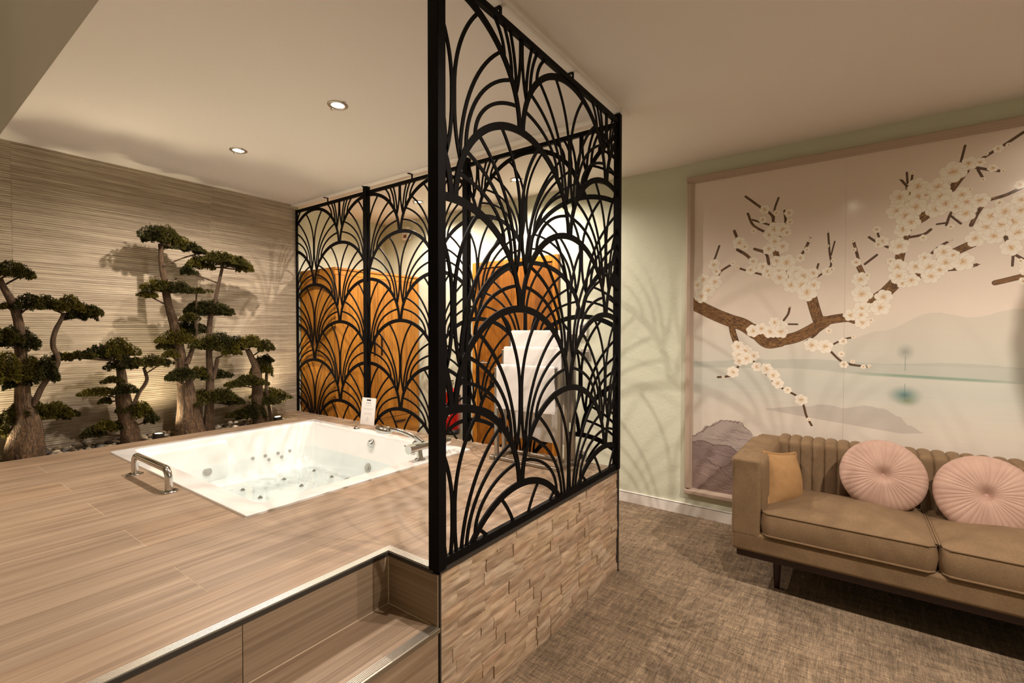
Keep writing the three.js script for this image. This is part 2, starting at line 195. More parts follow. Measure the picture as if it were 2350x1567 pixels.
// left wall: large ribbed wall tiles with open vertical joints
{
  const wall = structGroup('wall_left', 'wall of taupe horizontally ribbed tiles behind the bonsai trees');
  obj('backing', [box(XL - 0.16, XL - 0.012, 0, 3.4, ZB, ZF), box(XL - 0.012, XL, 0, CEIL, ZB, ZS - 0.02)], mint, wall);
  const joints = [ZS - 0.01, -1.691, -0.575, 0.541, ZF];
  const pitch = 0.0135, y0 = 0.42;
  const prof = [[0, -0.003], [0.18, -0.0005], [0.36, 0], [0.66, 0], [0.84, -0.0005], [1, -0.003]];
  for (let k = 0; k < joints.length - 1; k++) {
    const a = joints[k] + 0.0004, b = joints[k + 1] - 0.0004, pos = [], uv = [], idx = [];
    const n = Math.round((CEIL - y0) / pitch); let v = 0;
    for (let i = 0; i < n; i++) {
      const lift = (hash(i, k, 5) - 0.5) * 0.0016;
      for (let q = 0; q < prof.length; q++) {
        const y = y0 + (i + prof[q][0]) * (CEIL - y0) / n, x = XL + prof[q][1] + (prof[q][1] > -0.001 ? lift : 0);
        for (const z of [a, b]) { pos.push(x, y, z); uv.push(z + k * 0.37, y); }
        if (q) { const o = v - 2; idx.push(o, o + 2, o + 1, o + 1, o + 2, o + 3); }
        v += 2;
      }
    }
    // closing edges at the joints
    for (const [z, s] of [[a, 1], [b, -1]]) {
      const o = pos.length / 3; pos.push(XL - 0.012, y0, z, XL - 0.003, y0, z, XL - 0.012, CEIL, z, XL - 0.003, CEIL, z); uv.push(0, 0, 0, 0, 0, 1, 0, 1);
      if (s > 0) idx.push(o, o + 1, o + 2, o + 1, o + 3, o + 2); else idx.push(o, o + 2, o + 1, o + 1, o + 2, o + 3);
    }
    const g = new THREE.BufferGeometry(); g.setAttribute('position', new THREE.Float32BufferAttribute(pos, 3)); g.setAttribute('uv', new THREE.Float32BufferAttribute(uv, 2)); g.setIndex(idx);
    const flat = g.toNonIndexed(); flat.computeVertexNormals();
    obj('ribbed_tile', flat, ribMat, wall);
  }
}

// raised deck: a core, then wood-look planks laid one by one round the tub and the planting bed
function subtract(list, c) {
  const out = [];
  for (const r of list) {
    if (r[1] <= c[0] || r[0] >= c[1] || r[3] <= c[2] || r[2] >= c[3]) { out.push(r); continue; }
    if (r[2] < c[2]) out.push([r[0], r[1], r[2], c[2]]);
    if (r[3] > c[3]) out.push([r[0], r[1], c[3], r[3]]);
    const z0 = Math.max(r[2], c[2]), z1 = Math.min(r[3], c[3]);
    if (r[0] < c[0]) out.push([r[0], c[0], z0, z1]);
    if (r[1] > c[1]) out.push([c[1], r[1], z0, z1]);
  }
  return out.filter((r) => r[1] - r[0] > 0.004 && r[3] - r[2] > 0.004);
}
const deck = structGroup('raised_deck', 'raised deck of pale wood-look planks around the bath');
{
  let core = [[XL, STEP.x0 - 0.012, ZS - 0.01, ZF], [STEP.x0 - 0.012, XS - 0.03, ZS - 0.01, STEP.z - 0.012]];
  const hole = [TUB.x0 + 0.02, TUB.x1 - 0.02, TUB.z0 + 0.02, TUB.z1 - 0.02];
  core = core.flatMap((r) => subtract(subtract([r], hole), [BED.x0, BED.x1, BED.z0, BED.z1]));
  obj('core', core.map((r) => box(r[0], r[1], 0, DECK - 0.0006, r[2], r[3])), grout, deck);
  obj('bed_base', box(BED.x0, BED.x1, 0, 0.515, BED.z0, BED.z1), std({ color: hex(74, 62, 48), roughness: 1 }), deck);
  const W = 0.237, G = 0.001;
  for (let k = -9; k <= 5; k++) {
    const x0 = Math.max(-2.19 + k * W, XL), x1 = Math.min(-2.19 + (k + 1) * W, XS - 0.024), odd = ((k % 2) + 2) % 2;
    if (x1 - x0 < 0.01) continue;
    const first = (odd ? -1.273 : -0.573) - 2.4;
    for (let q = 0; q < 5; q++) {
      const z0 = Math.max(first + q * 1.2, ZS - 0.01), z1 = Math.min(first + (q + 1) * 1.2, ZF);
      if (z1 <= z0) continue;
      let parts = subtract([[x0, x1, z0, z1]], [TUB.x0 - 0.002, TUB.x1 + 0.002, TUB.z0 - 0.002, TUB.z1 + 0.002]);
      parts = subtract(parts, [BED.x0 - 1, BED.x1, BED.z0, BED.z1]);
      parts = subtract(parts, [STEP.x0 - 0.028, 1, STEP.z - 0.028, 9]);
      for (const r of parts) obj('plank', box(r[0] + G, r[1] - G, DECK - 0.011, DECK, r[2] + G, r[3] - G, 'z', k * 0.731 + q * 0.377, k * 0.217), plankMats[Math.floor(hash(k + 20, q, 9) * 4)], deck);
    }
  }
  // step risers, treads and nosings
  const zEnd = ZF, joints = [STEP.z, -0.569, 0.631, ZF];
  for (let i = 0; i < 3; i++) {
    obj('riser_tile', box(STEP.x0 - 0.012, STEP.x0, STEP.y, DECK - 0.014, joints[i] + G, joints[i + 1] - G, 'z', i * 0.6, 0.3), plankMats[3], deck);
    obj('riser_tile', box(STEP.x1 - 0.012, STEP.x1, 0.187, STEP.y - 0.014, joints[i] + G, joints[i + 1] - G, 'z', i * 0.9, 0.55), plankMats[1], deck);
  }
  obj('riser_tile', box(STEP.x0 + G, STEP.x1 - 0.004, STEP.y, DECK - 0.014, STEP.z - 0.012, STEP.z, 'x', 0.4, 0.1), plankMats[3], deck);
  obj('tread_tile', box(STEP.x0 + 0.002, STEP.x1 - 0.03, STEP.y - 0.011, STEP.y, STEP.z + 0.002, 0.16, 'z', 0.5, 0.05), plankMats[1], deck);
  obj('tread_tile', box(STEP.x0 + 0.002, STEP.x1 - 0.03, STEP.y - 0.011, STEP.y, 0.162, zEnd, 'z', 0.1, 0.35), plankMats[2], deck);
  obj('step_core', [box(STEP.x0 - 0.012, STEP.x1 - 0.012, 0, STEP.y - 0.0006, STEP.z, zEnd), box(STEP.x1 - 0.012, -0.812, 0, 0.176, STEP.z, zEnd)], grout, deck);
  obj('tread_tile', box(STEP.x1 + 0.002, -0.83, 0.176, 0.187, STEP.z + 0.002, zEnd, 'z', 0.7, 0.25), plankMats[0], deck);
  obj('riser_tile', box(-0.812, -0.8, 0, 0.173, STEP.z, zEnd, 'z', 0.2, 0.6), plankMats[1], deck);
  // grooved aluminium nosing: profile across, extruded along
  const noseProfile = (w) => { const s = new THREE.Shape(); s.moveTo(0, -0.011); const n = 5; s.lineTo(0, 0.0005); for (let i = 0; i < n; i++) { const a = (i + 0.15) / n * w, b = (i + 0.5) / n * w, c = (i + 0.85) / n * w, d = (i + 1) / n * w; s.lineTo(a, 0.0028); s.lineTo(b, 0.0032); s.lineTo(c, 0.0028); s.lineTo(d, 0.0002); } s.lineTo(w, -0.011); s.closePath(); return s; };
  const extr = (shape, len) => new THREE.ExtrudeGeometry(shape, { depth: len, bevelEnabled: false });
  const nose = (name, len, place) => { const g = extr(noseProfile(0.028), len); place(g); return obj(name, g, alu, deck); };
  const along = zEnd - STEP.z;
  nose('nosing', along + 0.028, (g) => g.translate(STEP.x0 - 0.028, DECK, STEP.z - 0.028));
  nose('nosing', along, (g) => g.translate(STEP.x1 - 0.028, STEP.y, STEP.z));
  nose('nosing', along, (g) => g.translate(-0.828, 0.187, STEP.z));
  nose('nosing', STEP.x1 - 0.045 - STEP.x0, (g) => g.applyMatrix4(new THREE.Matrix4().makeBasis(new THREE.Vector3(0, 0, 1), new THREE.Vector3(0, 1, 0), new THREE.Vector3(-1, 0, 0)).setPosition(STEP.x1 - 0.045, DECK, STEP.z - 0.028)));
  obj('nosing_edge', [box(STEP.x0 - 0.002, STEP.x0 + 0.003, DECK - 0.014, DECK - 0.0005, STEP.z, zEnd), box(STEP.x0, STEP.x1 - 0.02, DECK - 0.014, DECK - 0.0005, STEP.z - 0.002, STEP.z + 0.003)], darkTrim, deck);
  obj('nosing_edge', rboxAt(STEP.x1 - 0.002, STEP.x1 + 0.006, STEP.y - 0.014, STEP.y + 0.001, STEP.z - 0.004, zEnd, 0.002), alu, deck);
  obj('nosing_edge', rboxAt(-0.802, -0.794, 0.173, 0.188, STEP.z - 0.004, zEnd, 0.002), alu, deck);
  obj('grout_line', [box(STEP.x0 - 0.001, STEP.x0 + 0.003, STEP.y, DECK - 0.014, STEP.z - 0.001, STEP.z + 0.003), box(STEP.x0, STEP.x0 + 0.003, STEP.y - 0.005, STEP.y + 0.002, STEP.z, zEnd), box(STEP.x0, STEP.x1 - 0.004, STEP.y - 0.005, STEP.y + 0.002, STEP.z, STEP.z + 0.003)], grout, deck);
}

// split-face stone cladding under the side screen: every stone its own piece
{
  const wall = structGroup('wall_stone', 'low wall of split-face beige stone under the black screen');
  const z0 = -2.385, z1 = STEP.z - 0.012, rows = 12, h = (DECK - 0.012) / rows;
  obj('backing', box(XS - 0.03, XS - 0.012, 0, DECK - 0.012, z0, z1), std({ color: hex(120, 100, 80), roughness: 1 }), wall);
  const S = rng(31);
  for (let r = 0; r < rows; r++) {
    let z = z0;
    const cuts = [];
    while (z < z1 - 0.02) { let e = z + 0.06 + S() * 0.12; if (S() < 0.2) e += 0.05; if (z1 - e < 0.06) e = z1; cuts.push([z, e]); z = e; }
    for (const [a, b] of cuts) {
      const t = 0.015 + S() * 0.007, tilt = (S() - 0.5) * 0.005, sd = Math.floor(S() * 1e5), L = b - a;
      const nu = Math.max(3, Math.round(L / 0.03)), y0 = r * h + 0.0002, y1 = (r + 1) * h - 0.0002, xb = XS - 0.012;
      const face = grid(nu, 3, (u, v) => {
        const edge = Math.min(u, 1 - u) * L < 0.003 || v < 0.01 || v > 0.99;
        return [xb + t + tilt * (u - 0.5) + 0.008 * (fbm(u * 0.9, v * 0.9, 3, 2, 2, sd) - 0.5) - (edge ? 0.002 : 0), mix(y0, y1, v), mix(b - 0.0006, a + 0.0006, u)];
      }, (u, v) => [mix(a, b, 1 - u) + sd * 0.013, mix(y0, y1, v) + (sd % 17) * 0.07]);
      const sides = [[0, 1], [1, 0]].map(([v]) => grid(nu, 1, (u, w) => [mix(xb, xb + t + tilt * (u - 0.5) + 0.008 * (fbm(u * 0.9, v * 0.9, 3, 2, 2, sd) - 0.5) - 0.002, v ? 1 - w : w), v ? y1 : y0, mix(b - 0.0006, a + 0.0006, u)]));
      const ends = [0, 1].map((u) => grid(1, 3, (w, v) => [mix(xb, xb + t + tilt * (u - 0.5) + 0.008 * (fbm(u * 0.9, v * 0.9, 3, 2, 2, sd) - 0.5) - 0.002, u ? 1 - w : w), mix(y0, y1, v), u ? a + 0.0006 : b - 0.0006]));
      const g = join([face, ...sides, ...ends]);
      obj('stone', g, stoneMats[Math.floor(S() * 5)], wall);
    }
  }
  obj('edge_trim', [box(XS - 0.03, XS + 0.011, 0, DECK - 0.001, z1, z1 + 0.006), box(XS - 0.03, XS + 0.014, 0, DECK - 0.001, z0 - 0.006, z0)], darkTrim, wall);
  obj('cap_trim', box(XS - 0.03, XS + 0.012, DECK - 0.012, DECK, z0 - 0.006, z1 + 0.006), darkTrim, wall);
  obj('end_face', box(XS - 0.06, XS + 0.005, 0, DECK - 0.012, z0 - 0.02, z0 - 0.006), stoneMats[1], wall);
}
struct('deck_back', 'back face of the raised deck towards the passage', box(XL, XS - 0.04, 0, DECK - 0.011, ZS - 0.022, ZS - 0.01), plankMats[1]);

// door in the back wall
{
  const d = structGroup('door_1', 'brown wooden door with oak frame behind the black screen');
  const x0 = -2.925, x1 = -2.0, top = 1.925, f = 0.055;
  obj('door_frame', [rboxAt(x0, x0 + f, 0, top, ZB, ZB + 0.03, 0.004), rboxAt(x1 - f, x1, 0, top, ZB, ZB + 0.03, 0.004), rboxAt(x0 + f, x1 - f, top - f, top, ZB, ZB + 0.03, 0.004)].map((g) => uvMetres(g, 'y')), oakLight, d);
  const leaf = obj('door_leaf', uvMetres(rboxAt(x0 + f + 0.002, x1 - f - 0.002, 0.006, top - f - 0.002, ZB, ZB + 0.02, 0.002), 'y', 0.3, 0.2), std({ map: oakTex, roughness: 0.42, color: new THREE.Color().setRGB(0.72, 0.62, 0.5) }), d);
  obj('handle', [between([x0 + 0.12, 1.0, ZB + 0.02], [x0 + 0.12, 1.0, ZB + 0.07], 0.009), between([x0 + 0.12, 1.0, ZB + 0.065], [x0 + 0.24, 1.0, ZB + 0.065], 0.009), cyl(0.024, 0.024, 0.006).rotateX(Math.PI / 2).translate(x0 + 0.12, 1.0, ZB + 0.022)], alu, leaf);
}
// ---------- black openwork screens ----------
// one fan: a thick arch, a pair of stems that touch, three curved ribs each side; in panel metres (a across, b up)
const S_ROW = 0.334;
function fanLines(W) {
  const a = W / 2, s = S_ROW, L = [];
  const arch = []; for (let i = 0; i <= 40; i++) { const t = (-1 + 2 * i / 40) * Math.PI / 2 * 0.985; arch.push([(a - 0.0105) * Math.sin(t), -s * (1 - Math.cos(t)) - 0.014]); }
  L.push({ w: 0.027, p: arch });
  const low = (y) => { const c = 1 - (-y - s) / s; return a - (a - 0.0105) * Math.sqrt(Math.max(0, 1 - c * c)); };   // inner edge of the arch below, at height y
  const onArch = (x) => -s * (1 - Math.sqrt(1 - (x / a) * (x / a))) - 0.014;
  const bend = (bx, by, tx, ty, m) => { const o = []; for (let i = 0; i <= 16; i++) { const f = m * i / 16; o.push([bx + (tx - bx) * (1 - Math.cos(f)) / (1 - Math.cos(m)), by + (ty - by) * Math.sin(f) / Math.sin(m)]); } return o; };
  for (const q of [-1, 1]) {
    const up = bend(0.006, -0.98 * s, 0.34 * a, onArch(0.34 * a), 0.75), dn = bend(0.006, -1.14 * s, low(-1.64 * s), -1.66 * s, 0.75);
    L.push({ w: 0.0125, p: [...dn.reverse(), ...up].map(([x, y]) => [q * x, y]) });
    for (const [tx, by, m] of [[0.68, -1.58, 1.0], [0.86, -1.44, 1.2], [0.965, -1.29, 1.4]]) L.push({ w: 0.0125, p: bend(low(by * s) - 0.012, by * s - 0.02, tx * a, onArch(tx * a), m).map(([x, y]) => [q * x, y]) });
  }
  return L;
}
function clipLine(p, r) {   // pieces of a polyline inside the rectangle
  const inside = ([x, y]) => x >= r[0] && x <= r[1] && y >= r[2] && y <= r[3], out = []; let cur = [];
  const cut = (A, B) => { let lo = 0, hi = 1; const f = (t) => [mix(A[0], B[0], t), mix(A[1], B[1], t)], sa = inside(A); for (let i = 0; i < 24; i++) { const m = (lo + hi) / 2; if (inside(f(m)) === sa) lo = m; else hi = m; } return f(lo); };
  for (let i = 0; i < p.length; i++) {
    if (i && inside(p[i]) !== inside(p[i - 1])) { const c = cut(p[i - 1], p[i]); if (inside(p[i])) cur = [c]; else { cur.push(c); if (cur.length > 1) out.push(cur); cur = []; } }
    if (inside(p[i])) cur.push(p[i]);
  }
  if (cur.length > 1) out.push(cur); return out;
}
function flatBar(p, w0, t, taper = 0, mid = 0) {   // flat bar along a polyline in the (x, y) plane, t thick in z
  const pos = [], idx = [], n = p.length;
  for (let i = 0; i < n; i++) {
    const A = p[Math.max(0, i - 1)], B = p[Math.min(n - 1, i + 1)]; let dx = B[0] - A[0], dy = B[1] - A[1]; const l = Math.hypot(dx, dy) || 1; dx /= l; dy /= l;
    const w = w0 - taper * clamp((mid - p[i][1]) / S_ROW);
    for (const [s, z] of [[1, t / 2], [-1, t / 2], [-1, -t / 2], [1, -t / 2]]) pos.push(p[i][0] - dy * s * w / 2, p[i][1] + dx * s * w / 2, z);
    if (i) for (let k = 0; k < 4; k++) { const a = (i - 1) * 4 + k, b = (i - 1) * 4 + (k + 1) % 4; idx.push(a, b, a + 4, b, b + 4, a + 4); }
  }
  idx.push(0, 2, 1, 0, 3, 2); const e = (n - 1) * 4; idx.push(e, e + 1, e + 2, e, e + 2, e + 3);
  const g = new THREE.BufferGeometry(); g.setAttribute('position', new THREE.Float32BufferAttribute(pos, 3)); g.setAttribute('uv', new THREE.Float32BufferAttribute(new Float32Array(pos.length / 3 * 2), 2)); g.setIndex(idx);
  const o = g.toNonIndexed(); o.computeVertexNormals(); return o;
}
function screen(name, label, len, W, crestA, turn, pos, posts, opening) {
  // panel runs from a = 0 to len; crestA: place of one crest of the top row
  const root = thing(name, label, 'room divider', pos, turn);
  const y0 = DECK + 0.004, y1 = 2.402, top = 2.385, t = 0.006, rect = [0.004, len - 0.004, opening ? y0 + 0.006 : y0 - 0.003, y1 - 0.006];
  obj('frame', [box(0, len, y1 - 0.024, y1, -0.009, 0.009), ...(opening ? [box(0, len, y0, y0 + opening, -0.009, 0.009)] : []), box(0, 0.014, y0, y1, -0.009, 0.009), box(len - 0.014, len, y0, y1, -0.009, 0.009)], steel, root);
  const lines = fanLines(W);
  for (let k = -1; k <= 5; k++) {
    const c0 = crestA + (k & 1 ? W / 2 : 0), yc = top - k * S_ROW;
    for (let m = -6; m <= 6; m++) {
      const c = c0 + m * W; let parent = root;
      for (const l of lines) for (const piece of clipLine(l.p.map(([x, y]) => [x + c, y + yc]), rect)) {
        const o = obj(l.w > 0.02 ? 'fan_arch' : 'fan_rib', flatBar(piece, l.w, l.w > 0.02 ? t + 0.0004 + 0.0004 * (m & 1) + 0.0002 * (k & 1) : t - 0.0004, l.w > 0.02 ? 0.007 : 0, yc), steel, l.w > 0.02 ? root : parent);
        if (l.w > 0.02) parent = o;
      }
    }
  }
  for (const [x, w, d, h] of posts) obj('post', rboxAt(x - w / 2, x + w / 2, y0 - 0.003, h, -d / 2, d / 2, 0.003), steel, root);
  const hooks = []; for (let a = 0.5; a < len - 0.1; a += 0.53) hooks.push(a);
  for (const a of hooks) obj('ceiling_hook', [box(a - 0.007, a + 0.007, y1 - 0.002, 2.435, -0.002, 0.002), box(a - 0.007, a + 0.007, 2.431, 2.435, 0.002, 0.04)], steel, root);
  return root;
}
const LB = XS - 0.0 - (XL + 0.004);
screen('openwork_screen', 'long black metal fan-pattern screen along the back of the bath deck', LB, 0.76, -3.93 - (XL + 0.004), 0, [XL + 0.004, 0, ZS], [[-3.19 - XL, 0.044, 0.04, 2.444], [-2.13 - XL, 0.044, 0.04, 2.444]], 0);
// side screen: panel axis runs from the back corner (z = -2.39) towards the camera
screen('openwork_screen', 'tall black metal fan-pattern screen with thick post standing on the stone wall', 1.355, 0.75, 2.39 - 1.865, -Math.PI / 2, [XS, 0, -2.39], [[0.008, 0.03, 0.034, 2.43], [1.347, 0.035, 0.044, 2.444]], 0.024);

// ---------- bath ----------
function roundRect(x0, x1, z0, z1, r, n = 8) {
  const o = []; for (const [cx, cz, a0] of [[x1 - r, z1 - r, 0], [x0 + r, z1 - r, 90], [x0 + r, z0 + r, 180], [x1 - r, z0 + r, 270]]) for (let i = 0; i <= n; i++) { const a = (a0 + 90 * i / n) * Math.PI / 180; o.push([cx + r * Math.cos(a), cz + r * Math.sin(a)]); } return o;
}
function loft(rings, cap = true) {   // rings of equal length [x, y, z]
  const n = rings[0].length, pos = [], idx = []; for (const r of rings) for (const p of r) pos.push(...p);
  for (let k = 0; k < rings.length - 1; k++) for (let i = 0; i < n; i++) { const a = k * n + i, b = k * n + (i + 1) % n; idx.push(a, b, a + n, b, b + n, a + n); }
  if (cap) { const last = rings[rings.length - 1], c = pos.length / 3; const m = last.reduce((s, p) => [s[0] + p[0] / n, s[1] + p[1] / n, s[2] + p[2] / n], [0, 0, 0]); pos.push(...m); for (let i = 0; i < n; i++) idx.push((rings.length - 1) * n + i, (rings.length - 1) * n + (i + 1) % n, c); }
  const g = new THREE.BufferGeometry(); g.setAttribute('position', new THREE.Float32BufferAttribute(pos, 3)); g.setAttribute('uv', new THREE.Float32BufferAttribute(new Float32Array(pos.length / 3 * 2), 2)); g.setIndex(idx); g.computeVertexNormals(); return g;
}
const WATER = 0.375;
{
  const tub = thing('whirlpool_bath', 'large white built-in whirlpool bath filled with clear water', 'bath', [0, 0, 0]);
  const ring = (y, i, r, dx0 = 0, dx1 = 0, dz0 = 0, dz1 = 0) => roundRect(TUB.x0 + i + dx0, TUB.x1 - i - dx1, TUB.z0 + i + dz0, TUB.z1 - i - dz1, r).map(([x, z]) => [x, y, z]);
  const T = DECK + 0.010;
  obj('tub_shell', loft([ring(DECK - 0.02, 0, 0.012), ring(T - 0.004, 0, 0.012), ring(T - 0.001, 0.002, 0.014), ring(T, 0.006, 0.016),
    ring(T, 0.062, 0.05, 0, 0.03, 0, 0.03), ring(T - 0.002, 0.068, 0.055, 0, 0.03, 0, 0.03), ring(T - 0.012, 0.074, 0.06, 0, 0.03, 0, 0.03), ring(T - 0.03, 0.077, 0.06, 0, 0.03, 0, 0.03),
    ring(0.36, 0.10, 0.07, 0, 0.04, 0, 0.05), ring(0.30, 0.112, 0.08, 0.004, 0.05, 0, 0.09), ring(0.265, 0.128, 0.09, 0.012, 0.06, 0.004, 0.12), ring(0.248, 0.15, 0.1, 0.02, 0.07, 0.01, 0.15), ring(0.242, 0.18, 0.09, 0.03, 0.08, 0.02, 0.17), ring(0.24, 0.3, 0.09, 0.03, 0.08, 0.02, 0.17)]), acrylic, tub);
  // arm rest shelf along the near half of the wall side
  obj('arm_rest', rboxAt(TUB.x0 + 0.05, TUB.x0 + 0.135, 0.25, T - 0.02, TUB.z1 - 0.62, TUB.z1 - 0.09, 0.03, 4), acrylic, tub);
  const wr = roundRect(TUB.x0 + 0.096, TUB.x1 - 0.13, TUB.z0 + 0.096, TUB.z1 - 0.14, 0.07);
  const wg = new THREE.ShapeGeometry(new THREE.Shape(wr.map(([x, z]) => new THREE.Vector2(x, -z)))).rotateX(-Math.PI / 2).translate(0, WATER, 0);
  const ripple = dataTex(512, 512, (u, v) => fbm(u, v, 7, 7, 4, 161), { srgb: false, rx: 0.9, ry: 0.9 });
  obj('water', uvMetres(wg, 'x'), phys({ color: new THREE.Color().setRGB(0.88, 0.96, 0.975), transmission: 1, thickness: 0, ior: 1.33, roughness: 0, bumpMap: ripple, bumpScale: 0.0015 }), tub).userData.label = 'clear pale aqua water surface';
  const jet = (p, n, r = 0.019) => { const g = join([cyl(r, r * 0.92, 0.008, 20), cyl(r * 0.55, r * 0.5, 0.014, 16).translate(0, 0.004, 0)]); g.applyQuaternion(new THREE.Quaternion().setFromUnitVectors(new THREE.Vector3(0, 1, 0), new THREE.Vector3(...n).normalize())); g.translate(...p); obj('jet', g, alu, tub); };
  for (const [z, y] of [[-1.683, 0.362], [-1.774, 0.362], [-1.869, 0.362], [-1.962, 0.362], [-1.796, 0.33], [-1.893, 0.33]]) jet([TUB.x0 + 0.101 + (0.362 - y) * 0.2, y, z], [1, 0.2, 0], 0.013);
  for (const [x, z] of [[-3.26, -1.48], [-3.02, -1.475], [-3.26, -1.76], [-3.03, -1.755], [-3.28, -2.0], [-3.04, -1.99]]) jet([x, 0.243, z], [0, 1, 0], 0.014);
  jet([TUB.x0 + 0.137, 0.345, -1.37], [1, 0.3, 0], 0.03); jet([-2.88, 0.245, -2.01], [0, 1, 0.1], 0.032); jet([-2.8, 0.319, TUB.z0 + 0.113], [0, 0.15, 1], 0.032);
  const knob = obj('overflow_knob', [cyl(0.034, 0.03, 0.022, 28).rotateX(Math.PI / 2).translate(-2.79, 0.487, TUB.z0 + 0.088), cyl(0.027, 0.02, 0.012, 28).rotateX(Math.PI / 2).translate(-2.79, 0.487, TUB.z0 + 0.103)], chrome, tub);
  obj('control_button', lathe([[0, 0.016], [0.012, 0.015], [0.02, 0.008], [0.022, 0]]).translate(-3.03, T, TUB.z0 + 0.036), chrome, tub);
}
{
  const f = thing('bath_mixer_tap', 'chrome bath mixer tap on the far bath corner', 'tap', [-2.03, DECK + 0.010, -1.93]);
  // legs on the rim, a thermostat bar, handles and spout
  for (const z of [0.06, -0.1]) obj('column', [between([0.03, 0.002, z], [0.02, 0.062, z], 0.018, 0.016, 20), lathe([[0, 0.002], [0.03, 0.002], [0.03, 0.005], [0.022, 0.01], [0, 0.01]]).translate(0.03, 0, z)], chrome, f);
  obj('body', [between([0.02, 0.07, 0.1], [0.02, 0.07, -0.14], 0.022, 0.022, 24)], chrome, f);
  obj('handle', [between([0.02, 0.07, 0.1], [0.02, 0.07, 0.14], 0.024, 0.026, 24), between([0.02, 0.07, 0.13], [-0.02, 0.085, 0.13], 0.007, 0.005)], chrome, f);
  obj('handle', between([0.02, 0.07, -0.14], [0.02, 0.07, -0.18], 0.026, 0.024, 24), chrome, f);
  obj('spout', tube([[0.01, 0.07, -0.02], [-0.05, 0.075, -0.02], [-0.1, 0.06, -0.02], [-0.115, 0.02, -0.02], [-0.115, -0.01, -0.02]], 0.014, 30, 16), chrome, f);
  const h = thing('hand_shower', 'chrome hand shower resting in the cradle of the bath tap', 'shower head', [-2.03, DECK + 0.010, -1.93]);
  obj('cradle', [between([0.01, 0.09, 0.02], [-0.05, 0.115, 0.02], 0.011, 0.012)], chrome, h);
  obj('handle', tube([[0.0, 0.085, 0.015], [-0.09, 0.115, 0.02], [-0.19, 0.135, 0.03], [-0.26, 0.135, 0.035]], 0.012, 30, 14), chrome, h);
  obj('head', lathe([[0, 0.024], [0.03, 0.022], [0.046, 0.012], [0.05, 0], [0.046, -0.012], [0, -0.014]], 32).scale(1.25, 1, 0.9).rotateZ(-0.12).translate(-0.31, 0.128, 0.04), chrome, h);
}
{
  const r = thing('grab_rail', 'polished chrome grab rail on the planks beside the bath', 'handrail', [-2.773, DECK, -0.833]);
  const L = 0.226, H = 0.1;
  const pts = [], rb = 0.042;
  for (let i = 0; i <= 6; i++) pts.push([-L, 0.004 + (H - rb - 0.004) * i / 6, 0]);
  for (let i = 1; i <= 8; i++) { const a = i / 8 * Math.PI / 2; pts.push([-L + rb * (1 - Math.cos(a)), H - rb + rb * Math.sin(a), 0]); }
  for (let i = 1; i < 12; i++) pts.push([-L + rb + (2 * L - 2 * rb) * i / 12, H, 0]);
  for (let i = 8; i >= 0; i--) { const a = i / 8 * Math.PI / 2; pts.push([L - rb * (1 - Math.cos(a)), H - rb + rb * Math.sin(a), 0]); }
  for (let i = 5; i >= 0; i--) pts.push([L, 0.004 + (H - rb - 0.004) * i / 6, 0]);
  obj('rail', tube(pts, 0.0155, 140, 18), chrome, r);
  for (const s of [-1, 1]) obj('flange', lathe([[0, 0.008], [0.024, 0.008], [0.036, 0.005], [0.038, 0], [0, 0]], 32).translate(s * L, 0, 0), chrome, r);
}
// instruction card leaning on the screen
{
  const cv = document.createElement('canvas'); cv.width = 300; cv.height = 430; const g = cv.getContext('2d');
  g.fillStyle = '#f4f2f0'; g.fillRect(0, 0, 300, 430); g.fillStyle = '#333'; g.fillRect(104, 22, 92, 24);
  g.fillStyle = '#555'; for (let i = 0; i < 4; i++) g.fillRect(104 + i * 26, 76, 15, 12);
  g.fillStyle = '#999'; for (let i = 0; i < 5; i++) g.fillRect(80 + i * 30, 118, 20, 6);
  g.fillStyle = '#b4b2b0'; for (let i = 0; i < 3; i++) { g.fillRect(44, 164 + i * 12, 212, 3); g.fillRect(60, 240 + i * 12, 180, 3); }
  g.strokeStyle = '#888'; g.lineWidth = 4; g.beginPath(); g.arc(150, 350, 22, 0, 7); g.stroke(); g.beginPath(); g.moveTo(150, 300); g.lineTo(150, 326); g.stroke();
  const t = new THREE.CanvasTexture(cv); t.colorSpace = THREE.SRGBColorSpace;
  const card = thing('instruction_card', 'white printed instruction card standing on the bath edge against the screen', 'card', [-3.13, DECK, -2.362], 0.12);
  const bodyG = new THREE.BoxGeometry(0.15, 0.212, 0.004).translate(0, 0.106, 0).rotateX(-0.13);
  obj('board', bodyG, whiteTrim, card);
  obj('print', new THREE.PlaneGeometry(0.146, 0.208).translate(0, 0.106, 0.0024).rotateX(-0.13), std({ map: t, roughness: 0.5 }), card);
}

// ---------- lamps ----------
const lampGlow = std({ color: hex(255, 244, 224), emissive: new THREE.Color().setRGB(1, 0.86, 0.66), emissiveIntensity: 14 });
DOWNLIGHTS.forEach(([x, z, cd, label, high = CEIL, beam = 1.4]) => {
  const d = thing('recessed_downlight', label, 'ceiling light', [x, high, z], 0, 'recessed ceiling spotlights');
  obj('trim_ring', lathe([[0.034, 0.0], [0.034, -0.004], [0.045, -0.006], [0.051, -0.003], [0.052, 0]], 36), alu, d);
  obj('lamp', lathe([[0, -0.003], [0.026, -0.003], [0.033, 0]], 28), lampGlow, d);
  for (const s of [-1, 1]) obj('clip', rboxAt(s * 0.05 - 0.007, s * 0.05 + 0.007, -0.011, -0.001, -0.006, 0.006, 0.003), alu, d);
  const l = new THREE.SpotLight(WARM, cd, 0, beam, beam < 1 ? 0.9 : 0.4, 2); l.position.set(0, -0.014, 0); l.target.position.set(0, -1, 0); l.castShadow = true; l.shadow.radius = 0.7; l.shadow.mapSize.set(1024, 1024);
  d.add(l); d.add(l.target);
});
